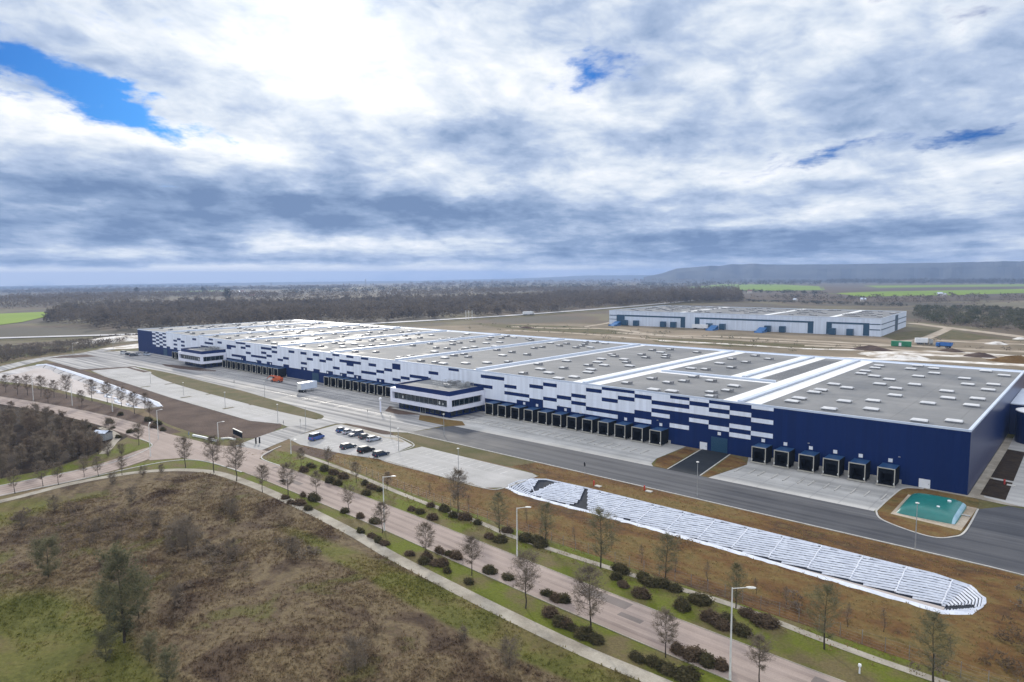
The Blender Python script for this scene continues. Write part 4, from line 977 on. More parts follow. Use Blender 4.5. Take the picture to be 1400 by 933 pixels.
# ------------------------------------------------------------------ vehicles
CARPAINT = {}
def paint(name, c):
    if name not in CARPAINT:
        m, g, b = newmat('car_paint_' + name); p = position(g)
        g.put(b.inputs['Base Color'], g.ramp(g.noise(p, 1.2, 3), [(.35, c), (.65, tuple(x * .85 for x in c))])); b.inputs['Roughness'].default_value = .5; b.inputs['Coat Weight'].default_value = .05; b.inputs['Specular IOR Level'].default_value = .18
        CARPAINT[name] = m
    return CARPAINT[name]
def car(label, loc, rz, pname, c, kind='hatch'):
    o = thing('parked_car', label, 'car', loc, 'cars in the staff car park', rz, survey=False)
    L, Wd, Hh = {'hatch': (4.1, 1.76, 1.48), 'estate': (4.6, 1.8, 1.5), 'suv': (4.7, 1.9, 1.75), 'van': (4.9, 1.95, 2.0)}[kind]
    belt = Hh * .60
    # side profile stations: x, sill, belt, roof (None = no cabin)
    hx = L / 2
    low = [(-hx, .45, belt * .86), (-hx + .15, .28, belt * .97), (-hx + .6, .22, belt), (0, .2, belt), (hx - 1.15, .22, belt * .98), (hx - .4, .25, belt * .86), (hx - .05, .32, belt * .70), (hx, .42, belt * .6)]
    b = MB(); prev = None
    for x, z0, z1 in low:
        t = 1 - .10 * (abs(x) / hx) ** 3; w = Wd / 2 * t
        ring = [(x, -w * .92, z0), (x, -w, (z0 + z1) / 2), (x, -w * .93, z1), (x, w * .93, z1), (x, w, (z0 + z1) / 2), (x, w * .92, z0)]
        if prev:
            for k in range(6): b.face([prev[k], ring[k], ring[(k + 1) % 6], prev[(k + 1) % 6]])
        else: b.face(ring)
        prev = ring
    b.face(list(reversed(prev)))
    back = -hx + (.12 if kind in ('van', 'suv', 'estate') else .25); fr = hx - (1.35 if kind != 'van' else .95)
    rb, rf = back + (.28 if kind != 'hatch' else .45), fr - .85
    wr, wb = Wd / 2 * .74, Wd / 2 * .91
    b.face([(rb, -wr, Hh), (rf, -wr, Hh - .02), (rf, wr, Hh - .02), (rb, wr, Hh)])
    for y in (-1, 1):
        for (xa, xb_, xc) in ((back, rb, .06), (fr, rf, -.06), ):
            b.face([(xa, y * wb, belt * .98), (xa + xc * 2, y * wb, belt * .98), (xb_ + xc * 2, y * wr, Hh - .01), (xb_, y * wr, Hh - .01)])
        b.face([(0, y * wb, belt), (.08, y * wb, belt), (.08, y * wr, Hh - .01), (0, y * wr, Hh - .01)])
    body = b.build('body', paint(pname, c), o)
    g_ = MB(); e = .012
    g_.face([(back - e, -wb + .06, belt), (back - e, wb - .06, belt), (rb - e, wr - .04, Hh - .05), (rb - e, -wr + .04, Hh - .05)])
    g_.face([(fr + e, wb - .06, belt * .98), (fr + e, -wb + .06, belt * .98), (rf + e, -wr + .04, Hh - .06), (rf + e, wr - .04, Hh - .06)])
    for y in (-1, 1): g_.face([(back + .14, y * (wb - .02), belt), (fr - .14, y * (wb - .02), belt * .98), (rf - .1, y * (wr - .01), Hh - .03), (rb + .14, y * (wr - .01), Hh - .03)])
    g_.build('window', M['carglass'], o)
    for x in (-hx + .82, hx - .85):
        for y in (-1, 1):
            m = MB(); y0 = y * (Wd / 2 - .2); m.tube((x, y0, .32), (x, y * (Wd / 2 + .015), .32), .32, n=14); wl = m.build('wheel', M['black'], o)
            m = MB(); m.tube((x, y * (Wd / 2 + .017), .32), (x, y * (Wd / 2 + .03), .32), .19, n=10); m.build('rim', M['steel'], wl)
    for y in (-1, 1):
        m = MB(); m.box(hx - .12, y * Wd * .36 - .18, belt * .60, hx - .02, y * Wd * .36 + .18, belt * .76); m.build('headlight', M['skylight'], o)
        m = MB(); m.box(-hx - .012, y * Wd * .38 - .14, belt * .62, -hx + .1, y * Wd * .38 + .14, belt * .85); m.build('tail_light', M['red'], o)
        m = MB(); m.box(fr - .35, y * (wb + .02), belt, fr - .17, y * (wb + .2), belt + .14); m.build('mirror', M['black'], o)
    return o
up, dn = PI / 2, -PI / 2
car('small blue car, leftmost in the back row of the car park', (-169.0, 115.8, .06), up, 'blue', (.03, .10, .25), 'hatch')
car('pale silver car tucked between the small blue car and the grey estate', (-165.6, 115.6, .06), up, 'silver', (.42, .44, .48), 'hatch')
car('slate grey estate car in the middle of the back row', (-161.9, 115.4, .06), dn, 'slate', (.10, .115, .16), 'estate')
car('dark grey car parked beside the pale silver one at the right of the back row', (-157.0, 115.2, .06), up, 'darkgrey', (.06, .065, .07), 'hatch')
car('bright silver car at the right end of the back row', (-153.0, 115.0, .06), up, 'pale', (.36, .40, .47), 'estate')
car('mid blue van standing alone by the car park entrance', (-166.6, 105.4, .06), up + .25, 'midblue', (.07, .12, .33), 'van')
car('dark blue grey car, leftmost in the front row of the car park', (-151.5, 105.4, .06), up, 'bluegrey', (.045, .065, .09), 'estate')
car('black off-road car in the middle of the front row', (-144.5, 106.0, .06), up, 'black', (.012, .013, .015), 'suv')
car('dark navy car at the right end of the front row', (-138.5, 106.2, .06), up, 'navy', (.018, .032, .065), 'estate')
for (px, py, rz, lab, nm, c, kd) in ((170, 484.6, .4, 'white van among the vehicles by the far left end of the warehouse', 'whitevan', (.62, .63, .64), 'van'), (176, 486, .3, 'dark car beside the white van at the far left end of the warehouse', 'black', (.012, .013, .015), 'estate'),
        (189, 486.2, .2, 'silver car nearest the far left corner of the warehouse', 'silver', (.42, .44, .48), 'hatch'), (183, 487.4, 1.4, 'charcoal car across from the silver car at the far left end', 'darkgrey', (.06, .065, .07), 'suv'), (201, 486.4, .2, 'pale grey van right of the silver car at the far left end', 'pale', (.36, .40, .47), 'van')):
    p = site(px, py); o = car(lab, (p.x, p.y, .07), rz, nm, c, kd); o['group'] = 'vehicles at the far end of the warehouse'
def wheel(o, x, y0, y1, r=.5):
    m = MB(); m.tube((x, y0, r), (x, y1, r), r, n=14); wl = m.build('wheel', M['black'], o)
    m = MB(); e = .02 if y1 > y0 else -.02; m.tube((x, y1, r), (x, y1 + e, r), r * .5, n=10); m.build('rim', M['steel'], wl)
o = thing('box_trailer', 'white box trailer standing alone in the yard in front of the docks', 'trailer', (-240.2, 148.6, .06), survey=False, rz=up + .12)
b = MB(); b.box(-3.9, -1.28, 1.15, 3.9, 1.28, 3.85); b.build('box_body', M['trim'], o)
b = MB(); b.box(-3.8, -.5, .9, 3.8, .5, 1.145); b.box(-3.9, -1.2, .5, -3.8, 1.2, .65); b.build('chassis', M['black'], o)
b = MB(); b.box(-3.93, -1.2, 1.2, -3.902, -.02, 3.9); b.box(-3.93, .02, 1.2, -3.902, 1.2, 3.8); b.build('rear_door', M['lamp_white'], o)
for x in (-2.9, -1.7):
    wheel(o, x, -.95, -1.27); wheel(o, x, .95, 1.27)
for y in (-.9, .8):
    b = MB(); b.box(2.4, y, .1, 2.52, y + .1, 1.149); b.box(2.3, y - .1, .03, 2.62, y + .2, .1); b.build('leg', M['steel'], o)
o = thing('boom_lift', 'orange telescopic boom machine with its jib lowered in the yard left of the ramp', 'work machine', (-272.0, 153.5, .06), survey=False, rz=R_(205)); o.scale = (.82, .82, .9)
b = MB(); b.box(-3, -1.2, .55, 3, 1.2, 1.2); b.build('chassis', M['orange'], o)
b = MB(); b.box(-2.8, -1.1, 1.2, .4, 1.1, 2.3); b.box(-3.3, -.9, 1.5, -2.8, .9, 2.2); b.build('turret', M['orange'], o)
b = MB(); b.box(.6, .25, 1.21, 2.0, 1.1, 2.8); cabn = b.build('cab', M['orange'], o)
b = MB(); b.box(.7, 1.101, 1.9, 1.9, 1.12, 2.7); b.box(2.001, .35, 1.9, 2.02, 1.0, 2.7); b.build('window', M['carglass'], cabn)
b = MB(); b.tube((-2, -.4, 2.5), (4.0, -.4, 3.0), .32, .28, 8); b.tube((4.0, -.4, 3.0), (6.4, -.4, 1.5), .2, .18, 8); b.build('boom', M['orange'], o)
b = MB()
for z in (.6, 1.2, 1.7): b.box(6.4, -1.2, z, 7.4, .4, z + .06)
for y in (-1.2, .34):
    for x in (6.4, 7.34): b.box(x, y, .6, x + .06, y + .06, 1.7)
b.build('basket', M['steel'], o)
for x in (-2.1, 2.1):
    wheel(o, x, -.9, -1.35, .6); wheel(o, x, .9, 1.35, .6)
def lorry(name, label, cat, loc, rz, tmat, cmat, L=13.0):
    o = thing(name, label, cat, loc, survey=False, rz=rz)
    b = MB(); b.box(-L, -1.28, 1.1, 0, 1.28, 4.0); b.build('trailer_body', tmat, o)
    b = MB(); b.box(.7, -1.22, .6, 2.9, 1.22, 3.1); b.face([(.7, -1.2, 3.102), (2.6, -1.2, 3.102), (.7, -1.2, 3.9)]); b.face([(2.6, 1.2, 3.102), (.7, 1.2, 3.102), (.7, 1.2, 3.9)]); b.face([(2.6, -1.2, 3.102), (2.6, 1.2, 3.102), (.7, 1.2, 3.9), (.7, -1.2, 3.9)]); cb = b.build('cab', cmat, o)
    b = MB(); b.box(2.901, -1.1, 1.9, 2.93, 1.1, 2.8); b.build('windscreen', M['carglass'], cb)
    b = MB(); b.box(-L + .2, -.6, .75, 2.6, .6, 1.095); b.build('chassis', M['black'], o)
    for x in (-L + 1.6, -L + 2.9, -L + 4.2, -.6, 2.0):
        wheel(o, x, -.95, -1.26); wheel(o, x, .95, 1.26)
    return o
p = site(727, 431.2); d = Vector((-487 + 506, 587 - 500)); lorry('lorry', 'white articulated lorry driving along the distant highway', 'lorry', (p.x, p.y, .62), math.atan2(96, 4) + .07, M['white'], M['lamp_white'], 15)
p = site(1268, 471.5); lorry('lorry', 'pale lorry with dark top standing on the construction tracks', 'lorry', (p.x, p.y, .15), R_(20), M['white'], M['steel'], 7)
p = site(1232, 474)
o = thing('site_container', 'bright green container on the construction ground right of the pale warehouse', 'container', (p.x, p.y, .1), survey=False, rz=R_(5))
b = MB(); b.box(-5.4, -1.3, .1, 5.4, 1.3, 3.2); b.build('container_body', M['green_box'], o)
b = MB()
for k in range(28): x = -5.3 + k * .39; b.box(x, -1.36, .3, x + .16, -1.302, 3.0)
b.build('rib', M['green_box'], o)
b = MB(); b.box(-1.2, -1.37, .3, .2, -1.303, 2.4); b.build('door', M['white'], o)
p = site(1290, 476)
o = thing('dump_truck', 'dark blue dump truck on the construction ground', 'truck', (p.x, p.y, .15), survey=False, rz=R_(165))
b = MB(); b.face([(-4.2, -1.3, 1.3), (1.4, -1.3, 1.3), (1.9, -1.3, 3.3), (-4.8, -1.3, 3.3)]); b.face([(1.4, 1.3, 1.3), (-4.2, 1.3, 1.3), (-4.8, 1.3, 3.3), (1.9, 1.3, 3.3)]); b.face([(-4.2, 1.3, 1.3), (-4.2, -1.3, 1.3), (-4.8, -1.3, 3.3), (-4.8, 1.3, 3.3)]); b.face([(1.4, -1.3, 1.3), (1.4, 1.3, 1.3), (1.9, 1.3, 3.3), (1.9, -1.3, 3.3)]); b.face([(-4.2, -1.3, 1.3), (-4.2, 1.3, 1.3), (1.4, 1.3, 1.3), (1.4, -1.3, 1.3)])
b.build('tipper_body', M['signblue'], o)
b = MB(); b.box(2.1, -1.2, .7, 4.0, 1.2, 3.0); cb = b.build('cab', M['signblue'], o)
b = MB(); b.box(4.001, -1.1, 1.8, 4.03, 1.1, 2.7); b.build('windscreen', M['carglass'], cb)
b = MB(); b.box(-4, -.5, .8, 3.5, .5, 1.29); b.build('chassis', M['black'], o)
for x in (-3.2, -2.0, 2.9):
    wheel(o, x, -.95, -1.3, .55); wheel(o, x, .95, 1.3, .55)

# ------------------------------------------------------------------ lamps, signs, small things
def street_lamp(label, px, py, h, arm, ang, kind='road'):
    p = site(px, py); o = thing('street_lamp', label, 'street lamp', (p.x, p.y, 0), 'lamp posts of the road' if kind == 'road' else 'lamp posts of the site', ang, survey=False)
    b = MB()
    if kind == 'road':
        b.tube((0, 0, 0), (0, 0, .9), .15, .14, 10); b.tube((0, 0, .9), (0, 0, h), .12, .075, 10); b.build('pole', M['lamp_white'], o)
        b = MB(); b.tube((0, 0, h - .08), (arm, 0, h + .28), .06, .05, 8); b.build('arm', M['lamp_white'], o)
        b = MB(); prof = [(arm - .05, .10, .05), (arm + .3, .2, .10), (arm + .75, .19, .09), (arm + 1.0, .10, .04)]; prev = None
        for x, w, t in prof:
            z = h + .30 + (x - arm) * .1; ring = [(x, -w, z - t * .4), (x, w, z - t * .4), (x, w * .7, z + t), (x, -w * .7, z + t)]
            if prev:
                for k in range(4): b.face([prev[k], prev[(k + 1) % 4], ring[(k + 1) % 4], ring[k]])
            else: b.face(ring)
            prev = ring
        b.face(prev); b.build('lamp_head', M['lamp_white'], o)
    else:
        b.tube((0, 0, 0), (0, 0, h), .09, .055, 8); b.build('pole', M['steel'], o)
        b = MB(); b.lathe([(.08, h - .05), (.30, h + .05), (.32, h + .12), (.12, h + .22)], n=12); b.build('lamp_head', M['lamp_white'], o)
    return o
AX = 0.35
street_lamp('tall white lamp post nearest the camera, beside the road at the lower right', 998, 930, 10.9, 1.5, AX)
street_lamp('white lamp post on the near verge below the left tip of the white basin', 707, 761, 8.2, 1.5, AX)
street_lamp('white lamp post on the near verge below the car park', 525.5, 726, 10.0, 1.7, AX)
street_lamp('white lamp post at the mouth of the site entrance beside the dark signboard', 298.6, 603.6, 5.4, 1.5, AX)
street_lamp('tall lamp post on the tip of the grass triangle at the junction', 216.5, 601, 8.4, 1.2, AX)
street_lamp('tall lamp post on the near kerb of the branch road at the junction', 205.8, 624.6, 8.2, 1.0, 2.6)
street_lamp('pale lamp post on the far verge below the car park entrance', 398, 621, 3.6, .8, AX)
street_lamp('far lamp post by the left road in front of the drained basin, middle of three', 99, 555, 8.5, .9, AX)
street_lamp('far lamp post by the left road in front of the drained basin, leftmost of three', 45.8, 547.5, 9.0, .9, AX)
street_lamp('far lamp post by the left road in front of the drained basin, rightmost of three', 154, 563, 8.0, .9, AX)
for (px, py, h, lab) in ((953, 679, 7.2, 'thin site lamp on the road kerb facing the fresh asphalt ramp'), (1251, 752, 7.9, 'thin site lamp on the kerb in front of the green tank'), (607, 596, 6.2, 'thin site lamp before the corner of the larger office block'), (626.8, 646, 5.6, 'thin site lamp in the empty car park left of the white basin'),
        (251, 541, 5.0, 'thin site lamp on the planted island of the left car park, second from the left'), (308, 558, 5.5, 'thin site lamp on the planted island near the middle of the left car park'), (380, 577, 5.5, 'thin site lamp at the right end of the left car park'), (418, 583, 6.0, 'thin site lamp on the rounded tip of the green divider'), (534, 597, 6.0, 'thin site lamp behind the parked cars at the paved corner'),
        (545, 617, 6.0, 'thin site lamp at the right edge of the cars'), (362, 543, 6.0, 'thin site lamp in the yard left of the white trailer'), (206, 525, 5.0, 'thin site lamp on the planted island at the far left car park'), (100, 486, 7.0, 'thin lamp on the curved perimeter road'), (155, 478, 7.0, 'thin lamp beside the pale mound at the far left')):
    street_lamp(lab, px, py, h, 0, 0, 'site')
p = site(520.4, 563.6); o = thing('flag_mast', 'pale mast with a white globe left of the larger office block', 'mast', (p.x, p.y, 0), survey=False)
b = MB(); b.box(-.28, -.12, 0, .28, .12, 3.9); b.build('pillar', M['frame_white'], o)
b = MB(); b.lathe([(.05, 3.9), (.4, 4.15), (.52, 4.5), (.4, 4.85), (.08, 5.05)], n=14); b.build('globe', M['white'], o)
def roadsign(label, px, py, h, shape='round', m='signblue', r=.35, back=True):
    p = site(px, py); o = thing('road_sign', label, 'sign', (p.x, p.y, 0), survey=False, rz=-.6)
    b = MB(); b.tube((0, 0, 0), (0, 0, h), .045, n=6); b.build('post', M['steel'], o)
    b = MB()
    if shape == 'round':
        b.tube((0, -.05, h - r), (0, -.09, h - r), r, n=16)
    else: b.box(-r, -.09, h - 2 * r, r, -.05, h)
    b.build('sign_plate', M[m], o)
roadsign('dark round sign on a post beside the asphalt road above the white basin', 799.7, 649, 2.9, 'round', 'black', .5)
roadsign('dark tall sign panel at the car park barrier', 411, 585, 2.7, 'box', 'black', .42)
roadsign('dark round sign at the end of the left car park', 388, 585, 2.3, 'round', 'black', .5)
roadsign('blue square sign by the road near the entrance', 259, 601, 2.2, 'box', 'signblue', .42)
roadsign('dark sign post in front of the office forecourt', 503, 573, 3.2, 'box', 'black', .4)
roadsign('small dark sign by the yard road in front of the farther office', 320.5, 527, 2.2, 'round', 'black', .6)
p = site(325, 598); o = thing('entrance_signboard', 'long dark signboard with pale top edge on the soil bank by the entrance', 'signboard', (p.x, p.y, 0), survey=False, rz=-.12)
b = MB(); b.box(-3.4, -.1, .45, 3.4, .1, 1.9); b.build('board', M['black'], o)
b = MB(); b.box(-3.5, -.14, 1.9, 3.5, .14, 2.08); b.build('cap', M['lamp_white'], o)
for x in (-2.8, 2.6):
    b = MB(); b.box(x, -.09, 0, x + .2, .09, .45); b.build('post', M['steel'], o)
for (px, py, lab) in ((350, 607, 'left dark gate post at the site entrance'), (355, 606.4, 'right dark gate post at the site entrance')):
    p = site(px, py); b = MB(); b.box(-.15, -.15, 0, .15, .15, 1.6); b.box(-.19, -.19, 1.6, .19, .19, 1.7)
    o = tag(b.build('gate_post', M['black']), lab, 'gate post', 'gate posts'); o.location = (p.x, p.y, 0)
def low_wall(label, pix, h, m):
    pts = [P2(*q) for q in pix]; mb = MB(); L = offset_line(pts, .2); Rr = offset_line(pts, -.2)
    for i in range(len(pts) - 1):
        a, b_, c, d = Rr[i], Rr[i + 1], L[i + 1], L[i]
        mb.face([(*a, h), (*b_, h), (*c, h), (*d, h)]); mb.face([(*a, 0), (*b_, 0), (*b_, h), (*a, h)]); mb.face([(*c, 0), (*d, 0), (*d, h), (*c, h)])
    a, b_, c, d = Rr[0], L[0], Rr[-1], L[-1]; mb.face([(*b_, 0), (*a, 0), (*a, h), (*b_, h)]); mb.face([(*c, 0), (*d, 0), (*d, h), (*c, h)])
    return tag(mb.build('low_wall', M[m]), label, 'wall')
low_wall('low white wall curving along the verge left of the entrance', [(264, 596.5), (276, 599), (288, 602), (296, 604)], .55, 'white')
low_wall('low white wall beside the dark signboard at the entrance', [(302, 601), (312, 600.2), (322, 602)], .45, 'lamp_white')
def hydrant(label, px, py, s=1.0):
    p = site(px, py); o = thing('hydrant', label, 'hydrant', (p.x, p.y, 0), survey=False)
    b = MB(); b.lathe([(.16 * s, 0), (.16 * s, .8 * s), (.2 * s, .82 * s), (.2 * s, .95 * s), (.1 * s, 1.1 * s)], n=10); b.build('body', M['red'], o)
    b = MB(); b.box(.4 * s, -.5 * s, 0, 1.8 * s, .5 * s, .16 * s); b.build('slab', M['kerb'], o)
hydrant('red hydrant with a pale slab above the left part of the white basin', 812, 664)
hydrant('red hydrant with a pale slab beside the asphalt road facing the middle docks', 881, 671)
hydrant('small red valve post in the dark planting bed by the right wall', 1373, 663, 1.1)
p = site(1175, 921); o = thing('marker_post', 'short white marker post on the grass at the lower right', 'post', (p.x, p.y, 0), survey=False)
b = MB(); b.tube((0, 0, 0), (0, 0, .8), .1, .09, 8); b.build('post', M['white'], o)
b = MB(); b.lathe([(.16, .8), (.2, .95), (.16, 1.15), (.04, 1.2)], n=10); b.build('cap', M['white'], o)
p = site(141, 601); o = thing('utility_cabin', 'small pale blue cabin at the edge of the thicket by the branch road', 'cabin', (p.x, p.y, 0), survey=False, rz=.5)
b = MB(); b.box(-2, -1.4, 0, 2, 1.4, 2.1); b.build('wall', M['steel'], o)
b = MB(); b.face([(-2.2, -1.6, 2.101), (2.2, -1.6, 2.101), (2.2, 0, 2.7), (-2.2, 0, 2.7)]); b.face([(2.2, 1.6, 2.101), (-2.2, 1.6, 2.101), (-2.2, 0, 2.7), (2.2, 0, 2.7)]); b.face([(-2.2, -1.6, 2.1), (2.2, -1.6, 2.1), (2.2, 1.6, 2.1), (-2.2, 1.6, 2.1)]); b.build('roof', M['trim'], o)
b = MB(); b.box(-.4, -1.44, .05, .5, -1.405, 1.9); b.build('door', M['pod_blue'], o)
for k, (px, lab) in enumerate(((637, 'left'), (641, 'middle'), (645.5, 'right'))):
    p = site(px, 437.5); o = thing('tall_post', 'white post beside the distant highway, %s of the three' % lab, 'post', (p.x, p.y, 0), 'white posts by the highway', survey=False)
    b = MB(); b.tube((0, 0, 0), (0, 0, 9), .22, .16, 6); b.build('pole', M['white'], o)
    b = MB(); b.box(-.5, -.2, 9, .5, .2, 9.4); b.build('lamp_head', M['white'], o)
# wire mesh fence along the foot of the embankment
fl = smooth_line([(-148, 96.2), (-134, 94.2), (-108, 91.4), (-86, 90.2), (-60, 89.6), (-38, 90), (-16, 89), (20, 88.4)], 10)
fo_ = thing('mesh_fence', 'thin grey wire mesh fence along the foot of the brown embankment', 'fence', (-86, 90.2, 0))
acc = 0; posts = [Vector(fl[0])]
for i in range(1, len(fl)):
    a, b_ = Vector(fl[i - 1]), Vector(fl[i]); d = (b_ - a).length; t = 0
    while acc + (d - t) >= 2.6: t += 2.6 - acc; posts.append(a.lerp(b_, t / d)); acc = 0
    acc += d - t
for p in posts:
    b = MB(); b.tube((p.x, p.y, 0), (p.x, p.y, 1.9), .035, n=5); b.build('post', M['vent'], fo_)
b = MB()
for i in range(len(posts) - 1):
    for z in (.1, .5, .9, 1.3, 1.75): b.tube((posts[i].x, posts[i].y, z), (posts[i + 1].x, posts[i + 1].y, z), .008, n=3, cap=False)
b.build('wire', M['vent'], fo_)

# ------------------------------------------------------------------ trees and shrubs
def rv(r, z0=-1.0, z1=1.0):
    t = r.uniform(0, 2 * PI); z = r.uniform(z0, z1); s = math.sqrt(max(0, 1 - z * z)); return Vector((s * math.cos(t), s * math.sin(t), z))
def tree_meshes(seed, H=8.0, spread=2.1, base=.28, ntw=1500, tw=.030, tl=.55, shape='oval', leafy=0, bare_h=None):
    """tapered trunk with a leader; limbs and fine twigs as a separate crown mesh"""
    r = random.Random(seed); T = MB(); K = MB()
    pts = []; x = y = 0
    for k in range(8):
        z = H * .93 * k / 7; pts.append(Vector((x, y, z))); x += r.uniform(-.10, .10); y += r.uniform(-.10, .10)
    rad = [max(.018, .014 * H * (1 - k / 7.2)) for k in range(8)]
    T.path(pts, rad, 7)
    tips = []
    nl = 26
    for k in range(nl):
        f = base + (.97 - base) * (k / (nl - 1)) ** .9; z = H * .93 * f; i = min(6, int(f * 7)); p = pts[i].lerp(pts[i + 1], f * 7 - i)
        g = (f - base) / (1 - base)
        prof = {'oval': math.sin(PI * min(1, .16 + .84 * g)) ** .7, 'cone': (1 - g) ** .8 * .95 + .12, 'round': math.sin(PI * min(1, .08 + .86 * g)) ** .5, 'vase': .45 + .55 * math.sin(PI * min(1, .1 + g * .75))}[shape]
        L = spread * prof * r.uniform(.75, 1.15); a = k * 2.4 + r.uniform(-.5, .5); up_ = r.uniform(.35, .9) if shape != 'cone' else r.uniform(.05, .5)
        d = Vector((math.cos(a), math.sin(a), up_)).normalized(); q = p + d * L * .55; e = q + (d + Vector((0, 0, .25))).normalized() * L * .5
        rr = max(.012, .0045 * H * (1 - g * .6)); K.path([p, q, e], [rr, rr * .65, rr * .25], 4)
        tips += [(p.lerp(q, .5), L), (q, L), (e, L), (q.lerp(e, .5), L)]
        for s in range(3):
            o = p.lerp(q, r.uniform(.3, 1)); dd = (d + rv(r) * .8).normalized(); ee = o + dd * L * r.uniform(.3, .55)
            K.tube(o, ee, rr * .5, rr * .2, 3, cap=False); tips += [(ee, L * .7), (o.lerp(ee, .5), L * .7)]
    for k in range(ntw):
        c, L = r.choice(tips); o = c + rv(r) * r.uniform(0, .22) * L; d = (rv(r, -.3, 1) + Vector((o.x, o.y, 0)) * .25).normalized(); l = tl * r.uniform(.5, 1.3)
        side = d.cross(rv(r)).normalized() * tw * r.uniform(.6, 1.3); e = o + d * l
        K.face([o - side, o + side, e + side * .3])
        if r.random() < .6:
            m = o + d * l * .5; d2 = (d + rv(r) * .9).normalized(); e2 = m + d2 * l * .6; K.face([m - side * .7, m + side * .7, e2])
    for k in range(leafy):
        c, L = r.choice(tips); o = c + rv(r) * r.uniform(0, .35) * L; n = rv(r); a = n.orthogonal().normalized(); b_ = n.cross(a); s = r.uniform(.10, .22)
        K.face([o - a * s, o + b_ * s * .6, o + a * s, o - b_ * s * .6], 1)
    t = T.build('trunk', M['bark']); k = K.build('crown', M['twig']); a, b_ = t.data, k.data
    bpy.data.objects.remove(t); bpy.data.objects.remove(k); return a, b_
def shrub_meshes(seed, R=1.0, hgt=1.5, n=900, s=.12):
    """dense mound of small leaves over an uneven core"""
    r = random.Random(seed); b = MB(); lob = [(rv(r, 0, 1) * .45, r.uniform(.55, .8)) for _ in range(6)]
    def rad(d):
        v = .72
        for c, q in lob:
            t = d.dot(c); disc = t * t - c.length_squared + q * q
            if disc > 0: v = max(v, t + disc ** .5)
        return v * (.92 + .16 * noise.noise(d * 3 + Vector((seed, 0, 0))))
    N = 12; rows = 7; idx = {}
    for j in range(rows + 1):
        for k in range(N):
            ph = PI / 2 * j / rows; d = Vector((math.cos(ph) * math.cos(2 * PI * k / N), math.cos(ph) * math.sin(2 * PI * k / N), math.sin(ph))); q = rad(d) * .86
            idx[j, k] = len(b.v); b.v.append((d.x * q * R, d.y * q * R, max(0, d.z * q * hgt)))
    for j in range(rows):
        for k in range(N): b.f.append((idx[j, k], idx[j, (k + 1) % N], idx[j + 1, (k + 1) % N], idx[j + 1, k])); b.m.append(0)
    for k in range(n):
        d = rv(r, 0, 1); q = rad(d) * r.choice((r.uniform(.84, 1.05), r.uniform(.84, 1.05), r.uniform(.95, 1.28))); c = Vector((d.x * q * R, d.y * q * R, d.z * q * hgt + .03)); nn = (d + rv(r) * .9).normalized(); a = nn.orthogonal().normalized(); c2 = nn.cross(a); z = s * r.uniform(.6, 1.4)
        b.face([c - a * z, c + c2 * z * .7, c + a * z, c - c2 * z * .7])
    for k in range(130):
        d = (rv(r, .15, 1)); q = rad(d); p0 = Vector((d.x * q * R * .7, d.y * q * R * .7, d.z * q * hgt * .7)); d2 = (d + rv(r) * .35 + Vector((0, 0, .35))).normalized(); sd_ = d2.cross(rv(r)).normalized() * .022
        b.face([p0 - sd_, p0 + sd_, p0 + d2 * q * R * r.uniform(.35, .65)])
    o = b.build('shrub', M['bush']); me = o.data; bpy.data.objects.remove(o); return me
def with_mat(me, *ms):
    c = me.copy()
    for i, m in enumerate(ms):
        if i < len(c.materials): c.materials[i] = m
        else: c.materials.append(m)
    return c
def plant(name, label, cat, loc, meshes, s=1.0, rz=None, group=None, sz=None):
    o = thing(name, label, cat, loc, group, RND.uniform(0, 6.28) if rz is None else rz, survey=False)
    o.scale = (s, s, sz or s)
    for nm, me in zip(('trunk', 'crown'), meshes): link(nm, me, o)
    return o
TV = [tree_meshes(20 + k, 8.0, 2.7, .30, 2600, .022, .6, ('oval', 'oval', 'round', 'oval')[k]) for k in range(4)]
TG = []
for k in range(3):
    t, c = tree_meshes(40 + k, 8.0, 2.4, .18, 2400, .019, .6, 'oval'); TG.append((t, with_mat(c, M['twig_green'])))
TVR = [(t, with_mat(c, M['twig_red'])) for t, c in TV]
THK = []
for k in range(3):
    t, c = tree_meshes(60 + k, 7.0, 2.3, .08, 2200, .040, .6, 'round'); THK.append((t, with_mat(c, (M['thicket'], M['twig_red'], M['thicket'])[k])))
WIL = tree_meshes(77, 12.5, 3.4, .08, 6500, .024, .75, 'round', leafy=1500); WIL = (WIL[0], with_mat(WIL[1], M['twig_green'], M['leaf_green']))
IVY = tree_meshes(78, 8, 3.6, .04, 4200, .026, .75, 'round', leafy=350); IVY = (IVY[0], with_mat(IVY[1], M['twig_green'], M['leaf_green']))
BSH = [tree_meshes(90 + k, 5.5, 2.6, .04, 2600, .026, .65, 'vase') for k in range(2)]

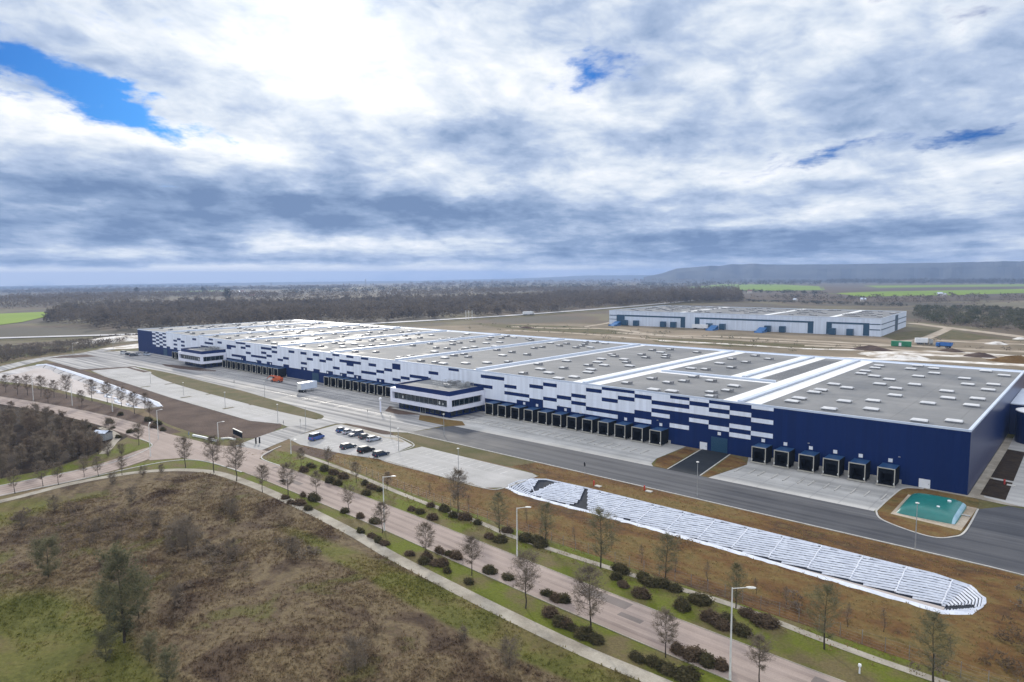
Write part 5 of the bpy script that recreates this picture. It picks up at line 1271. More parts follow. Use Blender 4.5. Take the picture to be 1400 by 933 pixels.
ORD = ['first', 'second', 'third', 'fourth', 'fifth', 'sixth', 'seventh', 'eighth', 'ninth', 'tenth', 'eleventh', 'twelfth', 'thirteenth', 'fourteenth', 'fifteenth', 'sixteenth', 'seventeenth', 'eighteenth', 'nineteenth', 'twentieth']
def ordn(i):
    if i < 20: return ORD[i]
    return {2: 'twenty-', 3: 'thirty-', 4: 'forty-', 5: 'fifty-'}[(i + 1) // 10] + ORD[(i + 1) % 10 - 1] if (i + 1) % 10 else {3: 'thirtieth', 4: 'fortieth', 5: 'fiftieth'}[(i + 1) // 10]
def row(items, name, cat, lab, group, pick, Hm=8.0):
    items = sorted(items, key=lambda q: q[0])
    for i, (px, py, h) in enumerate(items):
        p = site(px, py); plant(name, lab(i, px, h), cat, (p.x, p.y, 0), pick(i, px), h / Hm, group=group)
near_t = [(254, 640, 7.8), (292.6, 646.7, 9.2), (323.4, 658, 9.2), (359, 673.7, 6.2), (394, 679, 7.2), (432.7, 676, 5.2), (476.4, 700, 5.2), (523, 729, 5.8), (582.5, 764, 6.2), (645, 787, 6.4), (718.7, 832, 8.0), (806.6, 866, 9.2), (910, 899, 6.2), (1038, 934, 5.8)]
row(near_t, 'roadside_tree', 'tree', lambda i, px, h: '%s bare roadside tree on the near verge, %s from the road junction' % ('tall' if h > 7.5 else 'slender', ordn(i)), 'bare trees on the near verge', lambda i, px: TV[i % 4])
far_t = [(412, 637, 4.6), (449, 640, 4.8), (487, 660, 4.8), (529, 671, 4.2), (626, 703, 9.0), (683, 728, 7.6), (746, 743, 7.6), (821, 777, 10.0), (909, 797, 8.0), (1006, 832, 6.6), (1127, 888, 8.6), (1276, 936, 8.6)]
row(far_t, 'roadside_tree', 'tree', lambda i, px, h: '%s on the far verge below the embankment, %s from the site entrance' % (('slim pointed budding tree' if px > 650 else 'thin bare tree'), ordn(i)), 'trees on the far verge', lambda i, px: TG[i % 3] if px > 650 else TV[(i + 1) % 4])
left_t = [(8, 537, 6), (24, 540, 6.4), (38, 541, 6.6), (56, 543, 7.0), (74, 544, 5.8), (91, 545, 7.4), (126, 549, 7.0), (147, 551, 6.8), (166, 556, 5.8), (184, 566, 6.4), (198, 560, 5.0), (66, 552, 4.6), (112, 556, 5.0), (205, 571, 4.6)]
row(left_t, 'roadside_tree', 'tree', lambda i, px, h: 'reddish bare tree of the row before the drained basin, %s from the left picture edge' % ordn(i), 'bare trees before the drained basin', lambda i, px: TVR[i % 4], 6.6)
br_t = [(2.6, 655, 5.6), (20.6, 675, 5.4), (59, 666, 5.9), (80, 663, 5.2), (115, 653, 4.8), (134.5, 652, 4.9), (167, 650, 4.6), (190, 609, 6.0), (150.5, 600, 6.2)]
row(br_t, 'roadside_tree', 'tree', lambda i, px, h: 'small bare tree along the branch road beside the thicket, %s from the left' % ordn(i), 'bare trees by the branch road', lambda i, px: TV[(i + 2) % 4])
# thicket left of the branch road
poly = [P2(-40, 566), P2(20, 566), P2(60, 579), P2(110, 592), P2(132, 606), P2(136, 622), P2(100, 634), P2(60, 640), P2(0, 645), P2(-60, 650)]
xs = [p[0] for p in poly]; ys = [p[1] for p in poly]; n = 0; tr_ = random.Random(8); placed = []
while n < 110:
    x, y = tr_.uniform(min(xs), max(xs)), tr_.uniform(min(ys), max(ys))
    if not inside(x, y, poly) or any((x - a) ** 2 + (y - b) ** 2 < 5.5 for a, b in placed): 
        n += .02; continue
    placed.append((x, y)); n += 1.35
    plant('thicket_tree', 'bare grey tree inside the dense thicket left of the branch road', 'tree', (x, y, 0), THK[int(n) % 3], tr_.uniform(.5, .95), group='trees of the thicket')
# rough shrubs standing in the meadow
for (px, py, s, kind, lab) in ((180, 687, .55, 'b', 'round bare shrub alone near the top of the meadow by the path'), (257, 753, 1.0, 'b', 'large bare purple grey shrub in the middle of the meadow'), (240, 748, .7, 'b', 'smaller bare shrub leaning left of the large purple grey one'), (317, 707, .62, 'b', 'bare brown shrub below the bend of the footpath'),
        (317, 765, .58, 'b', 'low brown shrub right of the large purple grey one'), (399, 758, .5, 'b', 'thin brown shrub on the green edge of the meadow'), (485, 921, .75, 'b', 'dark bare shrub at the bottom of the meadow'), (633, 878, .34, 'b', 'tiny dark upright shrub on the right of the meadow'), (696, 914, .62, 'b', 'bare shrub near the footpath at the lower right of the meadow'),
        (135, 730, .5, 'b', 'low scrub clump on the brown part of the meadow, left one'), (213, 722, .55, 'b', 'low scrub clump left of the large purple grey shrub'), (66, 790, .8, 'i', 'dark shrub with green top at the edge of the left grass'), (170, 879, 1.0, 'w', 'large loose green tree standing in the meadow'), (150, 850, .62, 'i', 'green bush growing at the left foot of the large loose tree'), (190, 845, .7, 'i', 'green bush growing behind the large loose tree'),
        (205, 905, .42, 'i', 'small green bush right of the large loose tree'), (242, 824, .42, 'b', 'thin dark sapling right of the large loose tree'), (145, 905, .5, 'i', 'low green bush before the foot of the large loose tree'), (230, 935, .5, 'i', 'green bush at the bottom edge below the large loose tree'),
        (154, 662, .45, 'b', 'low bare shrub between the branch road and footpath, left one'), (195.5, 652, .42, 'b', 'low bare shrub between the branch road and footpath, middle one'), (221, 647, .36, 'b', 'low bare shrub between the branch road and footpath, right one'), (30, 725, .6, 'b', 'bare scrub at the left edge of the meadow'), (75, 700, .55, 'b', 'bare scrub below the branch road on the left of the meadow'), (148, 624, .6, 'b', 'round bare shrub at the right end of the thicket'), (166, 622, .5, 'b', 'low shrub on the grass at the tip of the thicket')):
    p = site(px, py); ms = {'b': BSH[int(px) % 2], 'w': WIL, 'i': IVY}[kind]
    plant('meadow_tree' if kind == 'w' else 'meadow_shrub', lab, 'tree' if kind == 'w' else 'shrub', (p.x, p.y, 0), ms, s, group=None)
# clipped looking shrubs along both verges
SH = [shrub_meshes(k + 1) for k in range(4)]; SHR = [with_mat(m, M['bush_red']) for m in SH]
far_b = [(425, 639), (415, 645), (443, 644), (457, 649), (469, 654), (451, 659), (462, 663), (499.6, 663), (508.6, 668), (519.5, 672), (563.7, 698), (574.6, 702), (589, 693), (609, 699), (620, 707), (636, 710), (592, 710), (501, 676), (653.6, 717), (668.6, 736), (684, 741), (694, 728), (718, 739), (739, 747), (847.7, 782), (851, 801), (879.7, 794), (877.4, 816), (880, 791), (907, 802), (924, 808), (876, 816), (957.6, 824), (934.5, 833), (971, 848), (995.5, 851), (1023, 843), (1047, 854), (1014.5, 867), (843, 792), (890, 800), (985, 857), (733, 742)]
near_b = [(390, 682), (398, 689), (415, 679), (429, 684), (421, 697), (472, 701), (492, 708), (512, 715), (493, 728), (508.7, 735), (526, 745), (517, 741), (560.5, 759), (579, 770), (598, 772), (610.7, 782), (614, 759), (601, 756), (640.5, 797), (624, 763), (604.5, 773), (668, 783), (694.7, 792), (749.5, 815), (762, 822), (771, 823), (753, 842), (766.6, 854), (782.6, 861), (798.6, 870), (814.6, 877), (873, 903), (892, 908), (911.5, 919), (938.6, 927), (927.7, 892), (949.4, 900), (965.7, 908), (984.7, 913), (411, 690), (585, 764), (775, 857), (806, 874), (905, 914)]
left_b = [(95, 576), (108, 579), (120, 584), (130, 589), (165, 568), (177.5, 592), (162, 599), (154, 586), (203, 576), (216, 581), (222.5, 589), (210, 585), (186, 590), (150, 579), (84, 570), (70, 566)]
for lst, lab, grp in ((far_b, 'shrub on the far verge of the main road, %s from the site entrance', 'shrubs on the far verge'), (near_b, 'shrub on the near verge of the main road, %s from the junction', 'shrubs on the near verge'), (left_b, 'shrub beside the left part of the road, %s from the left', 'shrubs by the left road')):
    for i, (px, py) in enumerate(sorted(lst)):
        p = site(px, py); s = RND.uniform(.68, 1.15) * (1.08 if px > 700 else 1.0); red = (i * 7 + int(px)) % 5 < 2
        o = bpy.data.objects.new('verge_shrub', (SHR if red else SH)[i % 4]); C.objects.link(o); o.location = (p.x, p.y, 0); o.rotation_euler.z = RND.uniform(-.35, .35) + (0 if RND.random() < .5 else PI); o.scale = (s * RND.uniform(1.1, 1.75), s * RND.uniform(.8, 1.1), s * RND.uniform(.55, .85))
        tag(o, ('dark reddish ' if red else 'dark green ') + lab % ordn(i), 'shrub', grp)
# saplings on the embankment behind the fence
SAP = tree_meshes(120, 3.0, .55, .2, 160, .018, .35, 'oval')
for i in range(16):
    x = -104 + i * 6.1 + RND.uniform(-1.5, 1.5); y = 92.6 + RND.uniform(-.6, 1.6)
    plant('sapling', 'thin bare sapling on the brown embankment behind the fence, %s from the left' % ordn(i), 'sapling', (x, y, 0), SAP, RND.uniform(.7, 1.15), group='saplings on the embankment')

# ------------------------------------------------------------------ rough growth nobody could count
def tufts():
    r = random.Random(4); b = MB(); cnt = 0
    while cnt < 21000:
        t = r.random(); x = -160 + 150 * r.random(); y = 20 + 51 * r.random()
        if not inside(x, y, mead) or noise.noise(Vector((x * .09, y * .09, .3))) + r.uniform(-.5, .5) < -.15: continue
        # keep to the part the camera can see
        d = ROT.transposed() @ Vector((x, y, -CAM_H)); px = 700 + F * d.x / -d.z; py = 466.5 - F * d.y / -d.z
        if not (-60 < px < 1200 and py < 990): continue
        cnt += 1; hh = r.uniform(.1, .42)
        for k in range(4):
            a = r.uniform(0, 6.28); ox, oy = x + r.uniform(-.25, .25), y + r.uniform(-.25, .25); w = r.uniform(.05, .13); lx, ly = math.cos(a) * hh * r.uniform(.2, .9), math.sin(a) * hh * r.uniform(.2, .9)
            b.face([(ox - w * math.sin(a), oy + w * math.cos(a), 0), (ox + w * math.sin(a), oy - w * math.cos(a), 0), (ox + lx, oy + ly, hh * r.uniform(.6, 1.1))])
    struct(b.build('rough_grass', M['tuft']), 'stuff')
tufts()
def bank_tufts():
    r = random.Random(6); b = MB()
    for k in range(9000):
        x = -168 + 190 * r.random(); y = 81 + 45 * r.random()
        if not (inside(x, y, bank_poly) or (85 < y < 92)) or inside(x, y, BR): continue
        hh = r.uniform(.08, .32)
        for q in range(3):
            a = r.uniform(0, 6.28); ox, oy = x + r.uniform(-.3, .3), y + r.uniform(-.3, .3); w = r.uniform(.05, .12)
            b.face([(ox - w * math.sin(a), oy + w * math.cos(a), 0.01), (ox + w * math.sin(a), oy - w * math.cos(a), 0.01), (ox + math.cos(a) * hh * .5, oy + math.sin(a) * hh * .5, hh)])
    struct(b.build('bank_growth', M['bank_tuft']), 'stuff')
bank_tufts()
def wood(name, pix, spacing, h, m, tri=26, seed=1, w=4.0):
    """a far wood as one mass: ragged crowns of loose facets over thin stems"""
    poly = [P2(*q) for q in pix]; xs = [p[0] for p in poly]; ys = [p[1] for p in poly]; r = random.Random(seed); b = MB()
    n = int((max(xs) - min(xs)) * (max(ys) - min(ys)) / spacing ** 2)
    for k in range(min(n, 60000)):
        x, y = r.uniform(min(xs), max(xs)), r.uniform(min(ys), max(ys))
        if not inside(x, y, poly): continue
        z = terrain(x, y); H = h * r.uniform(.6, 1.15) * (1 + .35 * noise.noise(Vector((x / 90, y / 90, 2)))); ww = w * r.uniform(.7, 1.25)
        for t in range(tri):
            g = r.random() ** .7; cz = z + H * (.12 + .85 * g); q = ww * math.sin(PI * min(1, .12 + .85 * g)) ** .6; a = r.uniform(0, 6.28); rr = q * math.sqrt(r.random())
            c = Vector((x + rr * math.cos(a), y + rr * math.sin(a), cz)); d = rv(r, -.2, 1); s = d.cross(rv(r)).normalized() * ww * .10; l = ww * .5
            b.face([c - s, c + s, c + d * l])
    struct(b.build(name, m), 'stuff')
wood('bare_woodland', [(60, 441), (110, 449), (190, 455), (300, 450), (520, 441), (640, 434.5), (760, 427.5), (840, 420), (900, 415), (1015, 413), (1010, 404), (930, 401), (860, 402), (700, 409), (560, 414), (420, 417), (250, 420), (150, 422), (70, 430)], 11, 13, M['wood_far'], 60, 1, 5.2)
wood('scrub_belt', [(-40, 505), (0, 497), (60, 486), (120, 479), (188, 464), (188, 459), (120, 466), (40, 474), (-40, 480)], 4.2, 3.0, M['wood_far'], 26, 2, 2.6)
wood('green_scrub', [(1248, 440), (1300, 445), (1420, 457), (1440, 440), (1400, 428), (1320, 424), (1250, 425)], 13, 7, M['wood_green'], 60, 3, 4.6)
wood('green_scrub', [(1248, 442), (1300, 447), (1420, 459), (1440, 436), (1400, 424), (1320, 420), (1250, 424)], 15, 3.5, M['wood_far'], 30, 36, 3.6)
wood('bare_woodland', [(1010, 409), (1240, 418), (1400, 416), (1400, 412), (1240, 412), (1100, 409)], 22, 8, M['wood_far'], 22, 4, 5)
wood('distant_woodland', [(1130, 389), (1420, 390), (1440, 385.5), (1130, 385)], 40, 22, M['wood_dark'], 16, 5, 14)
wood('distant_woodland', [(-30, 424), (60, 424), (130, 419), (240, 414), (200, 410), (60, 414), (-30, 417)], 16, 14, M['wood_far'], 20, 6, 6)
for k, pix in enumerate([[(0, 403), (260, 399), (480, 396), (480, 394), (200, 397), (0, 400)], [(60, 409), (180, 407), (330, 409), (420, 411), (420, 408), (250, 404), (80, 405)], [(380, 404), (560, 400), (760, 398), (960, 396), (960, 394), (760, 395), (520, 398), (380, 401)], [(560, 392), (760, 388.5), (1000, 386.5), (1000, 385.4), (740, 387.4), (560, 390.5)], [(1010, 388), (1120, 388.5), (1130, 386.5), (1010, 386.4)], [(520, 409), (700, 403), (870, 398), (870, 395.5), (700, 398), (520, 404)], [(-20, 397.5), (300, 394), (300, 392.6), (-20, 396.2)]]):
    wood('distant_woodland', pix, (34, 20, 28, 60, 60, 24, 60)[k], (16, 13, 15, 24, 20, 13, 20)[k], (M['wood_dark'], M['wood_far'])[k % 2], 14, 10 + k, (9, 6, 8, 16, 14, 7, 14)[k])
wood('construction_scrub', [(650, 444), (820, 447), (1000, 463), (1180, 474), (1230, 478), (1100, 482), (900, 470), (760, 458), (640, 450)], 13, 1.6, M['wood_green'], 12, 31, 1.8)
wood('construction_scrub', [(1200, 476), (1420, 484), (1440, 470), (1300, 462), (1240, 463)], 16, 1.2, M['wood_far'], 12, 32, 1.8)
wood('bare_woodland', [(840, 421), (1015, 413), (1012, 409), (840, 415)], 11, 19, M['wood_far'], 60, 33, 5.5)
wood('field_hedge', [(1020, 413.5), (1240, 420), (1240, 418), (1020, 412)], 8, 4, M['wood_dark'], 24, 34, 3)
wood('field_hedge', [(1010, 400), (1130, 403.5), (1130, 402.5), (1010, 399)], 14, 7, M['wood_dark'], 20, 35, 6)
for k, (pix, sp_m) in enumerate([([(10, 705), (120, 690), (205, 705), (245, 740), (150, 748), (30, 765)], 2.6), ([(215, 715), (262, 708), (300, 745), (290, 772), (235, 765)], 2.2), ([(300, 690), (330, 700), (332, 720), (305, 715)], 2.2), ([(285, 750), (332, 752), (345, 790), (290, 785)], 2.2), ([(120, 760), (205, 765), (215, 800), (150, 800)], 2.6), ([(420, 860), (540, 850), (560, 890), (480, 915), (420, 900)], 3.0), ([(220, 800), (262, 800), (262, 850), (222, 850)], 2.4), ([(380, 740), (430, 748), (440, 775), (395, 772)], 2.6), ([(1330, 868), (1385, 850), (1440, 870), (1440, 940), (1350, 925)], 2.4), ([(1220, 880), (1262, 872), (1300, 905), (1290, 935), (1240, 920)], 2.8), ([(1380, 800), (1440, 800), (1440, 850), (1390, 840)], 2.6), ([(905, 735), (960, 748), (950, 770), (900, 760)], 3.4), ([(1040, 800), (1100, 815), (1090, 838), (1035, 822)], 3.2)]):
    wood('bramble_thicket', pix, sp_m, 1.0, M[('twig_red', 'twig', 'bush_red')[k % 3]], 34, 50 + k, 1.1)
for k, (pix, sp_m, h_, w_) in enumerate([([(-20, 416), (200, 409), (400, 411), (620, 407), (620, 402), (420, 405), (200, 403), (-20, 409)], 26, 13, 8), ([(600, 405), (860, 400), (1010, 401), (1010, 396), (860, 396), (600, 400)], 34, 14, 9), ([(20, 402), (330, 398), (640, 395), (640, 393.5), (330, 395.5), (20, 399)], 60, 17, 14), ([(640, 394), (1120, 391), (1120, 388.8), (640, 391.5)], 66, 17, 15), ([(1180, 411), (1420, 409), (1420, 405), (1180, 408)], 30, 7, 7), ([(1040, 408), (1180, 410), (1180, 408), (1040, 405)], 24, 6, 6)]):
    wood('distant_woodland', pix, sp_m, h_, M[('wood_far', 'wood_dark')[k in (3, 5)]], 18, 70 + k, w_)
# solitary trees at the wood's edge that stand out
EVG = tree_meshes(140, 11, 4.2, .1, 900, .10, 1.0, 'round', leafy=1500); EVG = (EVG[0], with_mat(EVG[1], M['wood_dark'], M['wood_dark']))
for (px, py, s, lab) in ((312, 414, 2.2, 'dark round evergreen standing out on the edge of the far woodland'), (187, 405, 2.2, 'dark tree standing above the hedges on the far left'), (278, 404, 2.0, 'broad dark tree left of the far village houses'), (119, 409, 1.3, 'small pointed dark tree on the far left hedge line')):
    p = site(px, py); plant('field_tree', lab, 'tree', (p.x, p.y, p.z), EVG, s)
# ------------------------------------------------------------------ hills
def ridge(name, prof, r0, r1, dep, base_px, m, seed=0):
    """a long hill: crest given by surveyed sight lines at range r, sloping to the plain in front and behind"""
    pts = []
    for i in range(len(prof) - 1):
        for k in range(14): f = k / 14; pts.append((prof[i][0] + (prof[i + 1][0] - prof[i][0]) * f, prof[i][1] + (prof[i + 1][1] - prof[i][1]) * f))
    pts.append(prof[-1]); mb = MB(); rows = []
    for px, py in pts:
        a, e = azel(px, py); e += R_(.018) * noise.noise(Vector((px * .09, seed, 0))); crest = CAM_H + r1 * math.tan(e); col = []
        for r, f in ((r0, 0), (r0 + (r1 - r0) * .35, .22), (r0 + (r1 - r0) * .7, .72), (r1, 1), (r1 + dep * .5, .9), (r1 + dep, 0)):
            x, y = r * math.sin(a), r * math.cos(a); b0 = terrain(x, y) - 2; rr = 1 + .05 * noise.noise(Vector((px * .05, f * 3, seed)))
            col.append((x * rr, y * rr, b0 + (crest - b0) * f))
        rows.append(col)
    for i in range(len(rows) - 1):
        for j in range(5): mb.face([rows[i][j], rows[i + 1][j], rows[i + 1][j + 1], rows[i][j + 1]])
    struct(mb.build(name, m, None, True))
ridge('hills', [(880, 379), (905, 374), (925, 367.5), (960, 364.5), (985, 363.5), (1000, 361.5), (1035, 361.2), (1060, 362), (1150, 361.5), (1250, 360), (1330, 358.5), (1400, 357), (1480, 355), (1600, 356), (1800, 365)], 4600, 5600, 1500, 0, M['hill'], 1)
ridge('hills', [(560, 385), (620, 383.2), (700, 381.5), (760, 379), (800, 377), (860, 376.5), (930, 376), (1000, 377)], 8500, 10500, 2000, 0, M['hill'], 2)
ridge('hills', [(-300, 402), (-100, 396), (0, 392.5), (120, 390.5), (250, 388.2), (400, 386.5), (520, 385), (640, 384.5), (700, 385)], 8000, 10000, 2000, 0, M['hill'], 3)
# ------------------------------------------------------------------ far houses and pylons
hb = MB(); hb.box(-5, -4, -1, 5, 4, 5); hb.face([(5.001, -4, 5), (5.001, 4, 5), (5.001, 0, 8)]); hb.face([(-5.001, 4, 5), (-5.001, -4, 5), (-5.001, 0, 8)]); hw_ = hb.build('wall', M['render'])
hb = MB(); hb.face([(-5.4, -4.5, 4.7), (5.4, -4.5, 4.7), (5.4, 0, 8.1), (-5.4, 0, 8.1)]); hb.face([(5.4, 4.5, 4.7), (-5.4, 4.5, 4.7), (-5.4, 0, 8.1), (5.4, 0, 8.1)]); hr_ = hb.build('roof', M['tiles'])
hb = MB()
for x in (-3.2, -.6, 2.2): hb.box(x, -4.06, 1.2, x + 1.1, -4.004, 2.6)
hn_ = hb.build('window', M['carglass'])
hwm, hrm, hnm = hw_.data, hr_.data, hn_.data
for o in (hw_, hr_, hn_): bpy.data.objects.remove(o)
def house(px, py, s, lab, grp=None, rz=None, roofm=None):
    p = site(px, py); o = thing('house', lab, 'house', (p.x, p.y, p.z), grp, RND.uniform(-1, 1) if rz is None else rz, survey=False); o.scale = (s,) * 3
    for n_, me in (('wall', hwm), ('roof', roofm or hrm), ('window', hnm)): link(n_, me, o)
wr_ = with_mat(hrm, M['trim'])
for i, (px, py, s, rm) in enumerate([(314, 403.5, 1.5, wr_), (326, 403.5, 1.6, wr_), (318, 401.8, 1.4, None), (336, 405, 1.2, None), (343, 403.5, 1.2, None), (350, 405.5, 1.3, None), (356, 404, 1.3, wr_), (345, 407.5, 1.1, None), (332, 401, 1.2, None), (361, 406, 1.1, None)]):
    house(px, py, s * .95, 'small pale house of the far village beyond the woodland', 'houses of the far village', None, rm)
for (px, py, s, lab, rm) in ((168, 421, 1.0, 'tiny pale house among the hedges on the far left', None), (532, 403, 1.6, 'pale building in a clearing of the far woodland', wr_), (540, 403.5, 1.4, 'lower pale shed beside the building in the woodland clearing', wr_), (877, 400.5, 1.2, 'pale cottage behind the far trees above the second warehouse, left one', wr_), (873, 401, 1.2, 'small white cottage touching the one above the second warehouse', None),
        (1025, 401, 2.0, 'low farm building at the edge of the green field', None), (1012, 401.5, 1.6, 'barn left of the low farm building by the green field', wr_), (1285, 405, 1.8, 'white farmhouse right of the green field edge', wr_), (1292, 404.8, 1.3, 'small white annexe beside the white farmhouse', wr_), (1180, 412.6, 1.5, 'long low white shed on the brown field', wr_), (1087, 412, 1.1, 'pale tower like hut on the brown field', wr_)):
    house(px, py, s * .5, lab, None, None, rm)
def pylon(px, py, h, lab):
    p = site(px, py); o = thing('pylon', lab, 'pylon', (p.x, p.y, p.z), survey=False, rz=.6); w = h * .09; b = MB()
    for sx in (-1, 1):
        for sy in (-1, 1): b.tube((sx * w, sy * w, 0), (sx * w * .15, sy * w * .15, h), h * .008, h * .006, 4)
    n = 8
    for k in range(n):
        z0, z1 = h * k / n, h * (k + 1) / n; a0, a1 = w * (1 - .85 * k / n), w * (1 - .85 * (k + 1) / n)
        for s in (-1, 1): b.tube((-a0, s * a0, z0), (a1, s * a1, z1), h * .004, n=3); b.tube((s * a0, -a0, z0), (s * a1, a1, z1), h * .004, n=3)
    b.build('mast', M['vent'], o)
    b = MB()
    for f, L in ((.70, .16), (.82, .2), (.94, .13)): b.tube((-L * h, 0, h * f), (L * h, 0, h * f), h * .008, n=4)
    b.build('cross_arm', M['vent'], o)
pylon(500, 392, 44, 'tall lattice pylon on the horizon above the middle of the big roof')
pylon(688, 390, 40, 'lattice pylon on the horizon right of centre')
pylon(371, 396, 34, 'faint lattice pylon behind the far village')
# spoil heaps on the construction ground
for i, (px, py, wd, hh, m, lab) in enumerate([(1190, 478.5, 22, 2.4, 'soil', 'dark brown soil heap on the construction ground behind the big roof'), (1340, 488, 16, 2.2, 'soil', 'dark soil heap near the chalk strip on the right'), (1392, 495, 26, 3.0, 'rust', 'russet soil heap behind the right corner of the big roof'), (1300, 481, 14, 1.8, 'soil', 'brown soil heap between the chalk strips'), (1362, 471, 12, 1.6, 'chalk', 'pale rubble heap along the far dirt track'), (1230, 489, 30, 2.2, 'chalk', 'long chalk heap just behind the back edge of the big roof'), (720, 449, 16, 1.5, 'soil', 'low brown heap on the field behind the middle of the roof'), (1395, 464.5, 9, 1.5, 'chalk', 'small white heap on the far right lane')]):
    p = site(px, py); b = MB(); N = 22; prev = None
    for q in (1.0, .8, .55, .3, .08):
        ring = []
        for k in range(N):
            a = 2 * PI * k / N; w_ = q * (1 + .25 * noise.noise(Vector((math.cos(a) * 1.6 + i * 9, math.sin(a) * 1.6, q * 2)))); ring.append((math.cos(a) * w_ * wd / 2, math.sin(a) * w_ * wd * .28, hh * (1 - q ** 1.6) * (1 + .3 * noise.noise(Vector((a * 2, q * 4, i))))))
        if prev:
            for k in range(N): b.face([prev[k], prev[(k + 1) % N], ring[(k + 1) % N], ring[k]])
        prev = ring
    b.face(prev); o = b.build('soil_heap', M[m], None, True); o.location = (p.x, p.y, .05); o.rotation_euler.z = .1; tag(o, lab, 'heap')
p = site(174, 466); b = MB(); N = 20; prev = None
for q in (1, .8, .5, .2):
    ring = [(math.cos(2 * PI * k / N) * q * 16, math.sin(2 * PI * k / N) * q * 34, 3.2 * (1 - q ** 2)) for k in range(N)]
    if prev:
        for k in range(N): b.face([prev[k], prev[(k + 1) % N], ring[(k + 1) % N], ring[k]])
    prev = ring
b.face(prev); o = b.build('soil_heap', M['chalk'], None, True); o.location = (p.x - 8, p.y, 0); tag(o, 'long pale sheeted mound behind the far left corner of the warehouse', 'heap')

# ------------------------------------------------------------------ light, sky, air
SUN_PX = (430, 5)
sd = (ROT @ cray(*SUN_PX)).normalized(); saz, sel = math.atan2(sd.x, sd.y), math.asin(sd.z)
sun = bpy.data.lights.new('sun', 'SUN'); sun.energy = 3.2; sun.angle = R_(3.5); sun.color = (1.0, .93, .82)
so = bpy.data.objects.new('sun', sun); C.objects.link(so); so.rotation_euler = (-sd).to_track_quat('-Z', 'Y').to_euler()
wd = bpy.data.worlds.new('World'); sc.world = wd; wd.use_nodes = True
g = NG(wd.node_tree); bg = wd.node_tree.nodes['Background']; bg.inputs['Strength'].default_value = 0.1
sky = g.node('ShaderNodeTexSky', sky_type='NISHITA'); sky.sun_disc = False; sky.sun_elevation = sel; sky.sun_rotation = saz; sky.altitude = 150; sky.air_density = 1.0; sky.dust_density = 1.0; sky.ozone_density = 2.0
tc = g.node('ShaderNodeTexCoord'); nv = g.node('ShaderNodeVectorMath', operation='NORMALIZE'); g.put(nv.inputs[0], tc.outputs['Generated']); D = S(g, nv.outputs[0])
sp_ = g.node('ShaderNodeSeparateXYZ'); g.put(sp_.inputs[0], D); X, Y, Z = (S(g, sp_.outputs[i]) for i in range(3))
Zc = g.math('MAXIMUM', Z, 0.0)
ZEN, BACK = 1.25, 0.55
# cloud deck seen in perspective, streaked along the wind
wa = R_(-44); cw, sw = math.sin(wa), math.cos(wa)
den = Zc + 0.12
al = (X * cw + Y * sw) / den; ac = (X * sw - Y * cw) / den
n0 = g.noise(g.vec(al * .6, ac * .8, 5.0), .5, 3, .5)
wx = (n0 - .5) * 1.1
n1 = g.noise(g.vec(al * 0.9 + wx, ac * .95, 0.0), 0.62, 9, 0.6, 0.25); n2 = g.noise(g.vec(al * 0.95 + wx, ac, 3.7), 2.0, 7, 0.55, 0.1); n3 = g.noise(g.vec(al * .8, ac, 8.0), 7.0, 7, 0.62, 0.2)
AZ0 = g.math('ARCTAN2', X, Y); EL0 = g.math('ARCSINE', Z)
wv = g.noise(g.vec(AZ0 * 6.0, EL0 * 14.0, 1.0), 1.0, 6, .6); wv2 = g.noise(g.vec(AZ0 * 7.0, EL0 * 16.0, 7.0), 1.0, 6, .6)
AZ = AZ0 + (wv2 - .5) * .22; EL = EL0 + (wv - .5) * g.math('MINIMUM', EL0 * .55 + .012, .085)
def ell(px, py, sx, sy, tilt=0.0):
    """soft patch of sky centred on a bearing; sizes in photo pixels (about 0.06 degree)"""
    a, e = azel(px, py); k = 1 / F
    dx = (AZ - a) / k; dy = (EL - e) / k
    if tilt:
        c_, s_ = math.cos(tilt), math.sin(tilt); dx, dy = dx * c_ + dy * s_, dy * c_ - dx * s_
    dx = dx / sx; dy = dy / sy
    return (0.0 - (dx * dx + dy * dy)).exp()
def tot(lst):
    o = None
    for k, e in lst: o = e * k if o is None else o + e * k
    return o
dark = [(1.0, (150, 262, 330, 34)), (.8, (500, 282, 260, 26)), (.9, (620, 305, 300, 20)), (.75, (90, 318, 220, 20)), (.75, (260, 357, 380, 6)), (.6, (740, 195, 120, 34)), (.5, (940, 185, 70, 26)), (.75, (980, 330, 190, 18)), (.85, (1320, 300, 170, 32)), (.45, (270, 85, 70, 30)), (.3, (1300, 60, 200, 120)),
        (.55, (850, 350, 260, 24)), (.35, (600, 60, 40, 20)), (.5, (1100, 345, 300, 14)), (.5, (1040, 262, 100, 10)), (.4, (640, 190, 110, 24)), (.75, (262, 337, 32, 9)), (.7, (312, 340, 24, 7)), (.55, (400, 338, 18, 6)), (.3, (900, 90, 160, 40)), (.25, (1050, 150, 120, 40))]
lite = [(.6, (430, 60, 110, 80)), (.55, (120, 165, 200, 22)), (.6, (330, 190, 260, 20)), (.95, (400, 338, 210, 12)), (.5, (700, 366, 200, 7)), (.5, (1100, 300, 260, 8)), (1.7, (200, 377, 460, 11)), (.35, (900, 235, 160, 26)), (.45, (1180, 282, 110, 14)), (.5, (640, 60, 130, 70)), (.4, (860, 140, 170, 50)), (.6, (1350, 330, 110, 7)), (.35, (240, 60, 130, 50)), (.5, (660, 255, 160, 16)), (.3, (1000, 220, 220, 40)), (.3, (730, 300, 90, 12))]
pf = g.noise(g.vec(AZ0 * 13.0 + EL0 * 6.0, EL0 * 26.0, 2.0), 1.0, 7, .56, .3)
shade = tot([(-k, ell(*a)) for k, a in dark] + [(k, ell(*a)) for k, a in lite])
